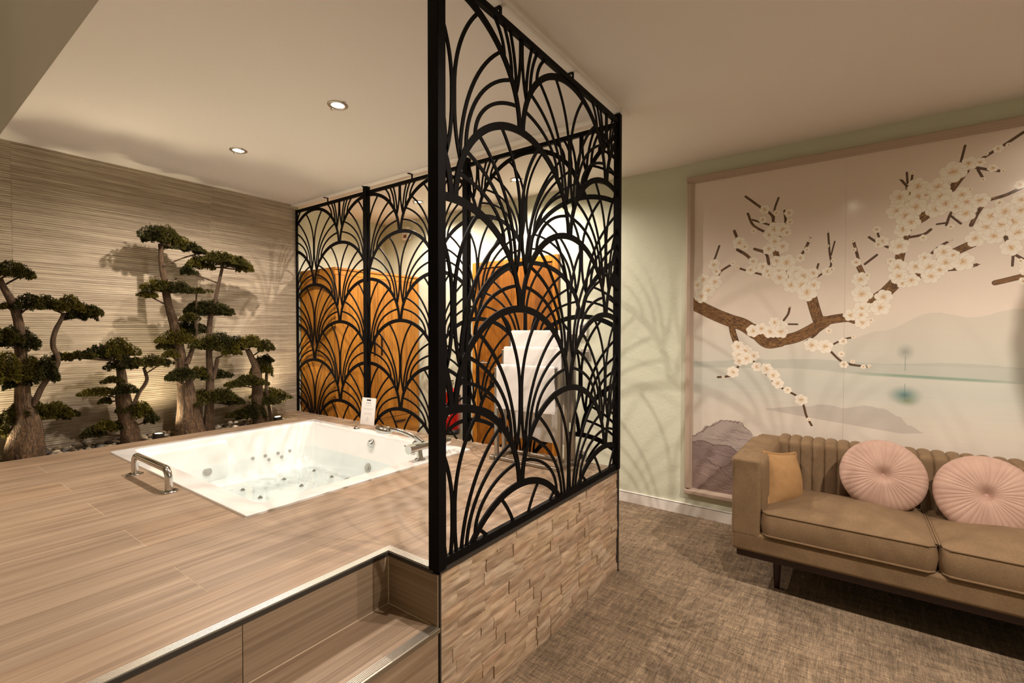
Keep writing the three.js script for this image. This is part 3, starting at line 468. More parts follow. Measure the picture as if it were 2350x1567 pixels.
[[-3.985, -2.10, 'small bright garden spotlight on the pebbles beside the rightmost bonsai'], [-4.0, -1.25, 'small garden spotlight half hidden between the tall and the small bonsai'], [-3.99, -0.40, 'small garden spotlight behind the leftmost bonsai']].forEach(([x, z, label], i) => {
  const d = thing('garden_spotlight', label, 'spotlight', [x, 0.515, z], 0, 'garden spotlights among the pebbles');
  const tiltDir = new THREE.Vector3(0.05, 1, [0.12, -0.05, -0.1][i]).normalize(), q = new THREE.Quaternion().setFromUnitVectors(new THREE.Vector3(0, 1, 0), tiltDir);
  const put = (g) => g.applyQuaternion(q).translate(0, 0.03, 0);
  obj('housing', put(lathe([[0, -0.03], [0.026, -0.03], [0.033, -0.01], [0.036, 0.02], [0.034, 0.022], [0.031, 0.018], [0.0, 0.012]], 28)), darkTrim, d);
  obj('lens', put(lathe([[0, 0.0165], [0.03, 0.0165], [0.031, 0.0145]], 24)), std({ color: hex(255, 250, 220), emissive: new THREE.Color().setRGB(1, 0.86, 0.5), emissiveIntensity: 10 }), d);
  obj('spike', between([0, 0.01, 0], [0, -0.02, 0], 0.008, 0.004), darkTrim, d);
  obj('bracket', box(-0.006, 0.006, -0.012, 0.02, -0.045, -0.036), darkTrim, d);
  const l = new THREE.SpotLight(YELLOW, UPLIGHT_CANDELA, 0, 1.2, 0.9, 2); l.position.copy(tiltDir).multiplyScalar(0.028).add(new THREE.Vector3(0, 0.03, 0)); l.target.position.copy(tiltDir).multiplyScalar(1.03).add(new THREE.Vector3(0, 0.03, 0)); l.castShadow = true; l.shadow.radius = 1.8;
  d.add(l); d.add(l.target);
});
// ---------- bonsai trees ----------
const leafMats = [hex(58, 54, 18), hex(78, 71, 22), hex(46, 45, 18)].map((c) => phys({ color: c, roughness: 0.9, specularIntensity: 0.25, side: THREE.DoubleSide }));
function trunkGeo(path, xb, seed, flare) {   // path: [z, y, r]
  const v = path.map((p, i) => new THREE.Vector3(xb + (fbm(i * 0.13, seed * 0.1, 5, 5, 2, seed) - 0.5) * 0.05 * Math.min(1, i / 3), p[1], p[0]));
  const c = new THREE.CatmullRomCurve3(v), N = path.length * 6, M = 22;
  return grid(N, M, (t, a) => {
    const p = c.getPoint(t), f = t * (path.length - 1), i = Math.min(path.length - 2, Math.floor(f)), r0 = mix(path[i][2], path[i + 1][2], f - i);
    const an = a * 2 * Math.PI, lob = 1 + flare * Math.max(0, 1 - t * 4) * (0.10 * Math.cos(3 * an + seed) + 0.07 * Math.cos(5 * an + seed * 2)) + 0.16 * (fbm(a, t, 6, 9, 2, seed) - 0.5);
    const tan = c.getTangent(t), side = new THREE.Vector3(0, 0, 1).addScaledVector(tan, -tan.z).normalize(), oth = new THREE.Vector3().crossVectors(tan, side).normalize(), R0 = r0 * lob;
    return [p.x + (side.x * Math.cos(an) + oth.x * Math.sin(an)) * R0, p.y + (side.y * Math.cos(an) + oth.y * Math.sin(an)) * R0 * (t < 0.02 ? 0.2 : 1), p.z + (side.z * Math.cos(an) + oth.z * Math.sin(an)) * R0];
  }, (t, a) => [a * 2, t * path.length * 0.14]);
}
function padGeo(z, y, rz, ry, x, rx, seed) {   // cloud of small scale-leaf sprays
  const q = rng(seed), pos = [], n = Math.round(clamp(240000 * rz * ry + 240, 560, 2200)), k = [];
  const spray = (px, py, pz, dx, dy, dz, s) => {
    const d = new THREE.Vector3(dx, dy, dz).normalize(), u = new THREE.Vector3(q() - 0.5, q() - 0.5, q() - 0.5).cross(d).normalize(), w = new THREE.Vector3().crossVectors(d, u);
    const put = (a, b, c) => pos.push(px + d.x * a + u.x * b + w.x * c, py + d.y * a + u.y * b + w.y * c, pz + d.z * a + u.z * b + w.z * c);
    for (const [o, bnd] of [[0, 0], [1.2, 0.55], [-1.2, 0.5]]) {   // three leaflets
      const ca = Math.cos(o), sa = Math.sin(o), P = (a, b, h) => put(a * ca - b * sa + bnd * s * 0.2, a * sa + b * ca, h);
      P(0, 0, 0); P(s * 0.5, s * 0.22, s * 0.08); P(s, 0, 0); P(0, 0, 0); P(s, 0, 0); P(s * 0.5, -s * 0.22, s * 0.08);
    }
  };
  const arms = 7 + Math.floor(q() * 4), per = Math.ceil(n / arms);   // boughs that taper outwards and droop at the tip
  for (let a = 0; a < arms; a++) {
    const th = (a + q() * 0.7) / arms * 6.283, cz = Math.cos(th), cx = Math.sin(th), reach = 0.7 + q() * q() * 0.95, bow = 0.35 + q() * 0.75, lift = (q() - 0.35) * 0.5;
    for (let i = 0; i < per; i++) {
      const f = Math.pow(q(), 0.75), w = (1 - f * 0.72) * 0.5, o = (q() - 0.5) * 2, h = (q() * 2 - 1);
      const px = x + (cx * f * reach - cz * o * w * 0.7) * rx, pz = z + (cz * f * reach + cx * o * w * 0.7) * rz, py = y + ry * ((h > 0 ? h * 0.95 : h * 0.62) * (1 - f * f * 0.8) + lift * (1 - f) - bow * f * f * 0.8 + 0.12);
      spray(px, py, pz, cx + (q() - 0.5) * 1.1, h * 0.5 + 0.15 - f * 0.3 + (q() - 0.5) * 0.8, cz * 1.3 + (q() - 0.5) * 1.1, (0.0085 + q() * 0.0095) * (1 - f * 0.2));
    }
  }
  const g = new THREE.BufferGeometry(); g.setAttribute('position', new THREE.Float32BufferAttribute(pos, 3)); g.setAttribute('uv', new THREE.Float32BufferAttribute(new Float32Array(pos.length / 3 * 2), 2)); g.computeVertexNormals(); return g;
}
const TREE_LABELS = [
  'large bonsai tree with swollen trunk at the left end of the pebble bed', 'small dark bonsai between the leftmost tree and the tall tree', 'tall bonsai with thick flared trunk and a high crown',
  'slender bonsai stem beside the tall tree with an umbrella-shaped crown', 'small bonsai beside the bright spotlight, nearest the black screen'];
TREES.forEach((T, i) => {
  const xb = -3.975, root = thing('bonsai_tree', TREE_LABELS[i], 'bonsai tree', [0, 0, 0], 0, 'bonsai trees in the pebble bed');
  T.trunks.forEach((p, k) => { const q = p.map((a) => a.slice()); if (!k) q[0][1] = 0.517; obj(k ? 'branch' : 'trunk', trunkGeo(q, k ? xb + 0.02 : xb, 40 + i * 7 + k, k ? 0 : 1), bark, root); });
  T.pads.forEach(([z, y, rz, ry], k) => {
    const rx = clamp(rz * 0.9, 0.035, 0.095), x = xb + (hash(k, i, 8) - 0.35) * 0.1;
    obj('foliage_pad', padGeo(z, Math.max(y, 0.56), rz * 1.34, ry * 1.1, x, rx, 900 + i * 50 + k), leafMats[(k + i) % 3], root);
    // twig from the trunk to the pad
    let best = T.trunks[0][0], bd = 9; for (const p of T.trunks) for (const a of p) { const d = Math.hypot(a[0] - z, (a[1] - y + 0.05) * 1.3); if (d < bd) { bd = d; best = a; } }
    if (bd > 0.03) obj('twig', tube([[xb, best[1], best[0]], [mix(xb, x, 0.5), mix(best[1], y - ry * 0.3, 0.6) - 0.005, mix(best[0], z, 0.5)], [x, Math.max(y, 0.56) - ry * 0.25, z]], 0.0055, 10, 6), bark, root);
  });
});

// ---------- pebbles ----------
{
  const cols = [[196, 182, 158], [168, 152, 128], [120, 110, 98], [214, 204, 186], [142, 124, 100], [86, 80, 74]];
  const mats = cols.map((c, i) => std({ map: dataTex(64, 64, (u, v) => mix3(c.map((x) => x * 0.82), c, fbm(u, v, 5, 5, 3, 200 + i))), roughness: 0.6 }));
  const shapes = [0, 1, 2, 3, 4].map((k) => { const g = new THREE.IcosahedronGeometry(1, 2), p = g.attributes.position; for (let i = 0; i < p.count; i++) { const v = new THREE.Vector3().fromBufferAttribute(p, i), n = 1 + 0.22 * Math.sin(v.x * 2.1 + k) * Math.cos(v.z * 1.9 + k * 2) + 0.1 * Math.sin(v.y * 3 + k); p.setXYZ(i, v.x * n, v.y * n * 0.72, v.z * n * (0.7 + 0.06 * k)); } const m = mergeVertices(g.deleteAttribute('normal'), 1e-4); m.computeVertexNormals(); return m; });
  const P = rng(77), spots = [], words = ['cream', 'tan', 'grey', 'ivory', 'brown', 'dark grey'];
  const solids = TREES.flatMap((t) => t.trunks.map((p, i) => i ? null : [p[0][0], p[0][2] + 0.02])).filter(Boolean);
  for (let k = 0; k < 4000 && spots.length < 270; k++) {
    const r = 0.014 + P() * P() * 0.026, x = BED.x0 + 0.02 + r + P() * (BED.x1 - BED.x0 - 0.024 - 2 * r), z = BED.z0 + r * 1.3 + P() * (-0.32 - BED.z0);
    if (solids.some(([tz, tr]) => Math.hypot(z - tz, x + 3.975) < tr + r * 0.8)) continue;
    if ([[-3.985, -2.10], [-4.0, -1.25], [-3.99, -0.40]].some(([a, b]) => Math.hypot(x - a, z - b) < 0.05 + r * 0.8)) continue;
    const layer = spots.filter((s) => Math.hypot(s[0] - x, s[1] - z) < (s[2] + r) * 0.93);
    if (layer.length) continue;
    spots.push([x, z, r]);
  }
  spots.forEach(([x, z, r]) => {
    const c = Math.floor(P() * 6), m = obj('pebble', shapes[Math.floor(P() * 5)], mats[c]);
    m.position.set(x, 0.517 + r * 0.62, z); m.rotation.y = P() * 6.28; m.scale.setScalar(r * 0.95);
    const zone = z > -0.57 ? 'left of the leftmost bonsai' : z > -1.08 ? 'between the leftmost and the small bonsai' : z > -1.44 ? 'between the small and the tall bonsai' : z > -1.95 ? 'between the tall and the rightmost bonsai' : 'beside the bright spotlight';
    const row = x > -3.97 ? 'near the deck edge ' : x < -4.11 ? 'close to the ribbed wall ' : '';
    tag(m, (r > 0.026 ? 'large ' : r < 0.018 ? 'small ' : '') + words[c] + ' pebble ' + row + zone, 'pebble', words[c] + ' pebbles ' + row + zone);
  });
  // fine gravel between the pebbles: too small and too many to count
  const gg = []; for (let k = 0; k < 900; k++) { const r = 0.006 + P() * 0.008; gg.push(new THREE.IcosahedronGeometry(r, 0).scale(1, 0.6, 0.9).rotateY(P() * 6).translate(BED.x0 + 0.012 + P() * (BED.x1 - BED.x0 - 0.024), 0.516, BED.z0 + 0.01 + P() * (BED.z1 - BED.z0 - 0.02))); }
  const gr = obj('gravel', gg, mats[1]); gr.userData = { kind: 'stuff', label: 'fine tan gravel filling the planting bed', category: 'gravel' };
}

// ---------- mural ----------
{
  const MX0 = -0.925, MX1 = 1.65, MY0 = 0.2, MY1 = 2.305, W = 2048, H = Math.round(W * (MY1 - MY0) / (MX1 - MX0));
  const cv = document.createElement('canvas'); cv.width = W; cv.height = H; const g = cv.getContext('2d'), K = W / (MX1 - MX0), q = rng(55);
  const X = (mm) => (mm / 1000 - MX0) * K, Y = (mm) => (MY1 - mm / 1000) * K;
  // silk ground: warm sky over grey-green misty water, as printed
  const sky = g.createLinearGradient(0, 0, 0, H); sky.addColorStop(0, '#e6d8cc'); sky.addColorStop(0.42, '#eaddd0'); sky.addColorStop(0.56, '#d9d6cb'); sky.addColorStop(0.64, '#cccec5'); sky.addColorStop(0.74, '#dcd4c8'); sky.addColorStop(1, '#e2d6ca');
  g.fillStyle = sky; g.fillRect(0, 0, W, H);
  const wash = (pts, col, a) => { g.globalAlpha = a; g.fillStyle = col; g.beginPath(); pts.forEach(([x, y], i) => i ? g.lineTo(X(x), Y(y)) : g.moveTo(X(x), Y(y))); g.closePath(); g.fill(); g.globalAlpha = 1; };
  const ridge = (pts, n, rough) => { const o = []; for (let i = 0; i < pts.length - 1; i++) for (let k = 0; k < n; k++) { const t = k / n, s = t * t * (3 - 2 * t); o.push([mix(pts[i][0], pts[i + 1][0], t), mix(pts[i][1], pts[i + 1][1], s) + (q() - 0.5) * rough]); } o.push(pts[pts.length - 1]); return o; };
  // far hills
  wash([...ridge([[-60, 1240], [100, 1290], [330, 1390], [480, 1360], [640, 1400], [900, 1480], [1200, 1400], [1650, 1430]], 14, 3), [1650, 1100], [-60, 1100]], '#a8ada6', 0.22);
  wash([...ridge([[-925, 1080], [-500, 1110], [-200, 1120], [100, 1105], [400, 1120], [800, 1100], [1650, 1130]], 14, 3), [1650, 1020], [400, 1030], [-300, 1060], [-925, 1040]], '#93a09a', 0.28);
  for (let k = 0; k < 26; k++) { g.globalAlpha = 0.05; g.fillStyle = '#5f7a74'; g.beginPath(); g.ellipse(X(250 + q() * 120), Y(1046 - k * 0.6), 150 + q() * 210, 2 + q() * 2, 0.02, 0, 7); g.fill(); }
  for (let k = 0; k < 240; k++) { g.globalAlpha = 0.03; g.fillStyle = q() < 0.5 ? '#f0e8dc' : '#8f9a95'; g.beginPath(); g.ellipse(q() * W, Y(980 - q() * 560), 60 + q() * 240, 1 + q() * 3, 0, 0, 7); g.fill(); }
  // lone tree and its reflection
  const blob = (x, y, rx, ry, col, a) => { const gr = g.createRadialGradient(0, 0, 0, 0, 0, 1); gr.addColorStop(0, col); gr.addColorStop(1, 'rgba(150,160,150,0)'); g.save(); g.translate(X(x), Y(y)); g.scale(rx * K, ry * K); g.globalAlpha = a; g.fillStyle = gr; g.fillRect(-1, -1, 2, 2); g.restore(); g.globalAlpha = 1; };
  blob(212, 1175, 0.045, 0.05, 'rgba(120,130,126,1)', 0.6); blob(212, 935, 0.085, 0.06, 'rgba(60,110,112,1)', 0.85); blob(225, 905, 0.06, 0.04, 'rgba(100,120,70,1)', 0.5);
  g.strokeStyle = '#5d7377'; g.globalAlpha = 0.6; g.lineWidth = 2; g.beginPath(); g.moveTo(X(212), Y(1150)); g.lineTo(X(212), Y(1070)); g.moveTo(X(212), Y(1000)); g.lineTo(X(212), Y(900)); g.stroke(); g.globalAlpha = 1;
  // lilac island
  wash([...ridge([[-470, 800], [-260, 830], [-160, 850], [-60, 838], [40, 862], [120, 850], [190, 815], [230, 770], [300, 735]], 10, 4), [200, 720], [-200, 760], [-470, 790]], '#a49a98', 0.4);
  // rocks at the lower left
  const rock = (pts, col, a) => { wash([...ridge(pts, 12, 12)], col, a); };
  rock([[-925, 560], [-880, 590], [-840, 640], [-740, 690], [-640, 695], [-560, 640], [-520, 560], [-480, 430], [-460, 200], [-925, 200]], '#a79894', 0.85);
  rock([[-925, 520], [-860, 540], [-780, 520], [-700, 530], [-620, 480], [-560, 380], [-520, 200], [-925, 200]], '#84726f', 0.8);
  rock([[-925, 400], [-860, 380], [-760, 410], [-700, 360], [-640, 250], [-620, 200], [-925, 200]], '#a18b80', 0.6);
  for (let k = 0; k < 260; k++) { const x = -920 + q() * 420, y = 210 + q() * 470; if (y > 690 - Math.abs(x + 700) * 0.6) continue; g.globalAlpha = 0.25 + q() * 0.35; g.strokeStyle = q() < 0.6 ? '#5e4c4c' : '#c9bab0'; g.lineWidth = 0.8 + q() * 2; g.beginPath(); let px = x, py = y; g.moveTo(X(px), Y(py)); for (let s = 0; s < 5; s++) { px += 8 + q() * 16; py += (q() - 0.62) * 22; g.lineTo(X(px), Y(py)); } g.stroke(); }
  g.globalAlpha = 0.8; g.strokeStyle = '#594644'; g.lineWidth = 3; for (const p of [ridge([[-925, 560], [-860, 600], [-820, 640], [-720, 690], [-630, 690], [-560, 640]], 14, 14), ridge([[-925, 520], [-860, 540], [-780, 520], [-690, 528], [-620, 480]], 12, 12), ridge([[-840, 420], [-760, 380], [-700, 330], [-640, 280], [-600, 215]], 10, 12)]) { g.beginPath(); p.forEach(([x, y], i) => i ? g.lineTo(X(x), Y(y)) : g.moveTo(X(x), Y(y))); g.stroke(); }
  g.globalAlpha = 1;
  // plum branches: dark outline, bark body, rough strokes
  const smooth = (t) => { const v = []; for (let i = 1; i < t.length; i += 2) v.push(new THREE.Vector3(X(t[i]), Y(t[i + 1]), 0)); return v.length > 2 ? new THREE.CatmullRomCurve3(v).getPoints(24) : v; };
  const stroke = (pts, w, col) => { g.strokeStyle = col; g.lineWidth = w; g.lineCap = 'round'; g.lineJoin = 'round'; g.beginPath(); pts.forEach((p, i) => i ? g.lineTo(p.x, p.y) : g.moveTo(p.x, p.y)); g.stroke(); };
  TWIGS.push([22, 560, 1535, 820, 1600, 1020, 1600, 1310, 1690], [11, 820, 1605, 960, 1720, 1190, 1830], [8, 1020, 1600, 1130, 1530, 1180, 1460]);
  for (const t of TWIGS) stroke(smooth(t), t[0] * K / 1000 + 3, '#3a2618');
  for (const t of TWIGS) stroke(smooth(t), t[0] * K / 1000 - 1, t[0] > 14 ? '#7d5832' : '#5f4228');
  for (const t of TWIGS) if (t[0] > 9) {
    const p = smooth(t), w = t[0] * K / 1000;
    for (let k = 0; k < p.length * Math.max(2, w / 5); k++) { const i = Math.floor(q() * (p.length - 1)), a = p[i], b = p[i + 1], L = Math.hypot(b.x - a.x, b.y - a.y) || 1, o = (q() - 0.5) * w * 0.86, nx = -(b.y - a.y) / L, ny = (b.x - a.x) / L, l = 4 + q() * 12;
      g.globalAlpha = 0.35 + q() * 0.5; g.strokeStyle = q() < 0.55 ? '#3c2614' : '#a87e4c'; g.lineWidth = 1 + q() * 2; g.beginPath(); g.moveTo(a.x + nx * o, a.y + ny * o); g.lineTo(a.x + nx * (o + (q() - 0.5) * 6) + (b.x - a.x) / L * l, a.y + ny * (o + (q() - 0.5) * 6) + (b.y - a.y) / L * l); g.stroke(); }
    g.globalAlpha = 1;
  }
  g.fillStyle = '#2c1b10'; g.beginPath(); g.ellipse(X(-492), Y(1062), 9, 6, 0.2, 0, 7); g.fill();
  // blossoms: five round petals and fine stamens
  const all = BLOSSOMS.slice(), more = rng(5); for (let k = 0; k < 70; k++) { const t = more(), up = k % 3 === 0; all.push(up ? [830 + t * 330, 1620 + t * 190 + (more() - 0.5) * 70, 14 + more() * 12] : [650 + t * 620, 1575 + t * 95 + (more() - 0.5) * 110, 16 + more() * 14]); }
  for (const [bx, by, br] of all) {
    const r = br * K / 1000, x = X(bx), y = Y(by), a0 = q() * 6.28;
    if (br < 9) { g.fillStyle = '#5f4228'; g.beginPath(); g.arc(x - 1, y + 2, r * 0.8, 0, 7); g.fill(); g.fillStyle = '#f2e9da'; g.beginPath(); g.arc(x, y, r * 0.8, 0, 7); g.fill(); continue; }
    for (let k = 0; k < 6; k++) { const a = a0 + k * 1.047 + (q() - 0.5) * 0.25, px = x + Math.cos(a) * r * 0.52, py = y + Math.sin(a) * r * 0.50; g.fillStyle = '#f6efe2'; g.strokeStyle = 'rgba(196,176,150,0.55)'; g.lineWidth = 1.1; g.beginPath(); g.ellipse(px, py, r * 0.54, r * 0.48, a, 0, 7); g.fill(); g.stroke(); }
    const gr = g.createRadialGradient(x, y, 0, x, y, r * 0.55); gr.addColorStop(0, 'rgba(214,172,120,0.75)'); gr.addColorStop(1, 'rgba(240,226,205,0)'); g.fillStyle = gr; g.beginPath(); g.arc(x, y, r * 0.55, 0, 7); g.fill();
    g.strokeStyle = 'rgba(186,142,90,0.8)'; g.lineWidth = 1; for (let k = 0; k < 9; k++) { const a = q() * 6.28; g.beginPath(); g.moveTo(x, y); g.lineTo(x + Math.cos(a) * r * 0.36, y + Math.sin(a) * r * 0.36); g.stroke(); }
  }
  const tex = new THREE.CanvasTexture(cv); tex.colorSpace = THREE.SRGBColorSpace;
  const silkBump = dataTex(512, 512, (u, v) => hash(Math.floor(v * 512), Math.floor(u * 40), 3), { srgb: false, rx: 3, ry: 3 });
  const silk = phys({ map: tex, roughness: 0.62, clearcoat: 0.25, clearcoatRoughness: 0.12 });
  const m = thing('framed_mural', 'framed wall mural of white blossom branches over a misty lake', 'mural', [0, 0, ZB]);
  const seams = [MX0, -0.066, 0.793, MX1];
  for (let k = 0; k < 3; k++) {
    const a = seams[k] + (k ? 0.0003 : 0), b = seams[k + 1] - (k < 2 ? 0.0003 : 0), gg = new THREE.BoxGeometry(b - a, MY1 - MY0, 0.012).translate((a + b) / 2, (MY0 + MY1) / 2, 0.012), p = gg.attributes.position, uv = gg.attributes.uv;
    for (let i = 0; i < p.count; i++) uv.setXY(i, (p.getX(i) - MX0) / (MX1 - MX0), (p.getY(i) - MY0) / (MY1 - MY0));
    obj('mural_panel', gg, silk, m);
  }
  const frameMat = std({ color: hex(186, 166, 150), roughness: 0.55 });
  const rail = (len) => { const s = new THREE.Shape(); s.moveTo(0, 0); s.lineTo(0, 0.036); s.quadraticCurveTo(0.002, 0.044, 0.01, 0.044); s.lineTo(0.026, 0.044); s.quadraticCurveTo(0.034, 0.042, 0.036, 0.034); s.lineTo(0.046, 0.026); s.lineTo(0.046, 0); s.closePath(); return new THREE.ExtrudeGeometry(s, { depth: len, bevelEnabled: false, curveSegments: 5 }); };
  const o = 0.044, LX = MX1 - MX0 + 2 * o, LY = MY1 - MY0 + 2 * o;
  // profile x = across the rail (outside to inside), y = depth; extruded along z
  const basis = (ax, ay, az, px, py, pz) => (gm) => gm.applyMatrix4(new THREE.Matrix4().makeBasis(new THREE.Vector3(...ax), new THREE.Vector3(...ay), new THREE.Vector3(...az)).setPosition(px, py, pz));
  obj('frame_rail', basis([0, -1, 0], [0, 0, 1], [-1, 0, 0], MX1 + o, MY1 + o, 0)(rail(LX)), frameMat, m);
  obj('frame_rail', basis([0, 1, 0], [0, 0, 1], [1, 0, 0], MX0 - o, MY0 - o, 0)(rail(LX)), frameMat, m);
  obj('frame_rail', basis([1, 0, 0], [0, 0, 1], [0, -1, 0], MX0 - o, MY1 + o - 0.046, 0)(rail(LY - 0.092)), frameMat, m);
  obj('frame_rail', basis([-1, 0, 0], [0, 0, 1], [0, 1, 0], MX1 + o, MY0 - o + 0.046, 0)(rail(LY - 0.092)), frameMat, m);
}
// ---------- sofa ----------
{
  const X0 = -0.5, X1 = 1.7, AW = 0.125, ZFR = -2.555, ZBK = -3.33, TOP = 0.655, BASE = 0.205, SEAT0 = 0.30;
  const sofa = thing('velvet_sofa', 'beige velvet channel-tufted sofa on dark wooden legs under the mural', 'sofa', [0, 0, 0]);
  const ix0 = X0 + AW, ix1 = X1 - AW;
  obj('base', uvMetres(rboxAt(X0, X1, BASE, SEAT0 + 0.005, ZBK, ZFR, 0.018, 3)), velvet, sofa);
  const plinth = obj('plinth', rboxAt(X0 + 0.02, X1 - 0.02, 0.172, BASE, ZBK + 0.02, ZFR - 0.02, 0.004), darkWood, sofa);
  for (const [x, z] of [[-0.315, -2.70], [1.515, -2.70], [-0.315, -3.22], [1.515, -3.22]]) obj('leg', new THREE.CylinderGeometry(0.026, 0.016, 0.173, 4, 1).rotateY(Math.PI / 4).translate(x, 0.0865, z), darkWood, sofa);
  // arms: padded core, flat front panel
  for (const [a, b] of [[X0, ix0], [ix1, X1]]) { obj('arm', uvMetres(rboxAt(a, b, SEAT0 - 0.02, TOP - 0.013, ZBK, ZFR - 0.014, 0.012, 4)), velvet, sofa); obj('arm_front', uvMetres(rboxAt(a - 0.001, b + 0.001, SEAT0 - 0.02, TOP + 0.007, ZFR - 0.036, ZFR + 0.001, 0.016, 4)), velvet, sofa); }
  obj('back_core', uvMetres(rboxAt(X0 + 0.01, X1 - 0.01, SEAT0 - 0.02, TOP - 0.006, ZBK, ZBK + 0.15, 0.016, 3)), velvet, sofa);
  // channels: a strip that bulges between its seams and follows a profile [s, t] (distance out, height)
  const channel = (path, w, bulge, pw = 0.55) => {
    const P = path.map((p) => new THREE.Vector2(...p)), nrm = P.map((p, i) => { const a = P[Math.max(0, i - 1)], b = P[Math.min(P.length - 1, i + 1)]; return new THREE.Vector2(b.y - a.y, -(b.x - a.x)).normalize(); });
    return grid(10, P.length - 1, (u, t) => { const i = Math.round(t * (P.length - 1)), c = (u - 0.5) * 2, h = bulge * Math.pow(Math.max(0, 1 - c * c), pw); return [(u - 0.5) * w, P[i].y + nrm[i].y * h, P[i].x + nrm[i].x * h]; }, (u, t) => [u * w, t * 0.6]);
  };
  const prof = (depth, low, top, lean = 0.035) => { const o = []; for (let i = 0; i <= 6; i++) o.push([lean - lean * i / 6, low + (top - 0.03 - low) * i / 6]); for (let i = 1; i <= 6; i++) { const a = i / 6 * Math.PI / 2; o.push([-0.03 * (1 - Math.cos(a)), top - 0.03 + 0.03 * Math.sin(a)]); } o.push([-depth + 0.02, top]); for (let i = 1; i <= 3; i++) { const a = i / 3 * Math.PI / 2; o.push([-depth + 0.02 - 0.02 * Math.sin(a), top - 0.02 * (1 - Math.cos(a))]); } return o; };
  const n = 34, w = (ix1 - ix0) / n, back = channel(prof(0.165, 0.33, TOP), w, 0.014), zf = ZBK + 0.165;
  for (let i = 0; i < n; i++) { const m = obj('back_channel', back, velvet, sofa); m.position.set(ix0 + (i + 0.5) * w, 0, zf); }
  const na = 11, wa = (ZFR - 0.034 - zf) / na, armC = channel(prof(AW, 0.33, TOP - 0.008, 0.002), wa, 0.018, 0.8);
  for (const s of [0, 1]) for (let i = 0; i < na; i++) { const m = obj('arm_channel', armC, velvet, sofa); m.rotation.y = s ? -Math.PI / 2 : Math.PI / 2; m.position.set(s ? ix1 : ix0, 0, zf + (i + 0.5) * wa); }
  // seat cushions with piping
  const cw = (ix1 - ix0) / 3;
  for (let k = 0; k < 3; k++) {
    const a = ix0 + k * cw + 0.004, b = ix0 + (k + 1) * cw - 0.004, z0 = zf + 0.03, z1 = ZFR + 0.008, r = 0.045;
    const out = (i, y, crown) => roundRect(a + i, b - i, z0 + i, z1 - i, Math.max(0.012, r - i), 6).map(([x, z]) => [x, y + crown * (1 - Math.pow(Math.abs((x - (a + b) / 2) / ((b - a) / 2)), 2.4)) * (1 - Math.pow(Math.abs((z - (z0 + z1) / 2) / ((z1 - z0) / 2)), 2.4)) - 0.03 * clamp((z1 - z - 0.25) / 0.5), z]);
    const H = 0.418;
    const c = obj('seat_cushion', uvMetres(loft([out(0.03, SEAT0, 0), out(0.006, SEAT0, 0), out(0.0, SEAT0 + 0.012, 0), out(-0.008, (SEAT0 + H) / 2, 0), out(0.0, H - 0.01, 0), out(0.008, H, 0), out(0.03, H + 0.004, 0.02), out(0.08, H + 0.006, 0.03), out(0.15, H + 0.006, 0.032), out(0.22, H + 0.006, 0.033), out(0.26, H + 0.006, 0.034)])), velvet, sofa);
    for (const [y, i] of [[H - 0.004, 0.001], [SEAT0 + 0.008, 0.0]]) { const pts = out(i, y, 0).map((p) => new THREE.Vector3(...p)); obj('piping', new THREE.TubeGeometry(new THREE.CatmullRomCurve3(pts, true, 'catmullrom', 0.2), 120, 0.0048, 6, true), velvet, c); }
  }
}
// round pleated cushions
function roundCushion(label, pos, tiltX, turn, Rr) {
  const c = thing('round_cushion', label, 'cushion', pos, turn, 'round pink cushions on the sofa');
  const N = 40, nt = N * 8, nr = 22;
  const side = (s) => grid(nt, nr, (u, v) => {
    const a = u * 2 * Math.PI, e = Math.sin(v * Math.PI / 2), x = e, th = 0.062 * Math.pow(Math.max(0, 1 - Math.pow(x, 3.2)), 0.55), dim = 0.042 * Math.exp(-x * x / 0.022);
    const a2 = a + 0.03 * Math.sin(a * 7) + 0.02 * Math.sin(a * 11 + 1), pl = Math.pow(Math.abs(Math.sin(a2 * N / 2)), 0.5), amp = 0.0048 * Math.min(1, x * 2.2) * Math.pow(Math.max(0, 1 - x), 0.25), r = Rr * (x - (1 - pl) * 0.006 * Math.pow(x, 6));
    return [r * Math.cos(s * a), r * Math.sin(s * a), s * (th - dim + (pl - 0.6) * amp)];
  }, (u, v) => [u * 3, v * 0.4]);
  const body = obj('cover', [side(1), side(-1)].map((g) => g.rotateX(tiltX)), pinkVelvet, c);
  obj('button', new THREE.SphereGeometry(0.011, 14, 10).scale(1, 1, 0.6).translate(0, 0, 0.02).rotateX(tiltX), pinkVelvet, c);
  return c;
}
roundCushion('round pink pleated cushion nearest the small tan pillow', [0.106, 0.563, -3.02], -0.36, 0.05, 0.178);
roundCushion('round pink pleated cushion at the right edge of the picture', [0.474, 0.543, -2.985], -0.40, -0.04, 0.182);
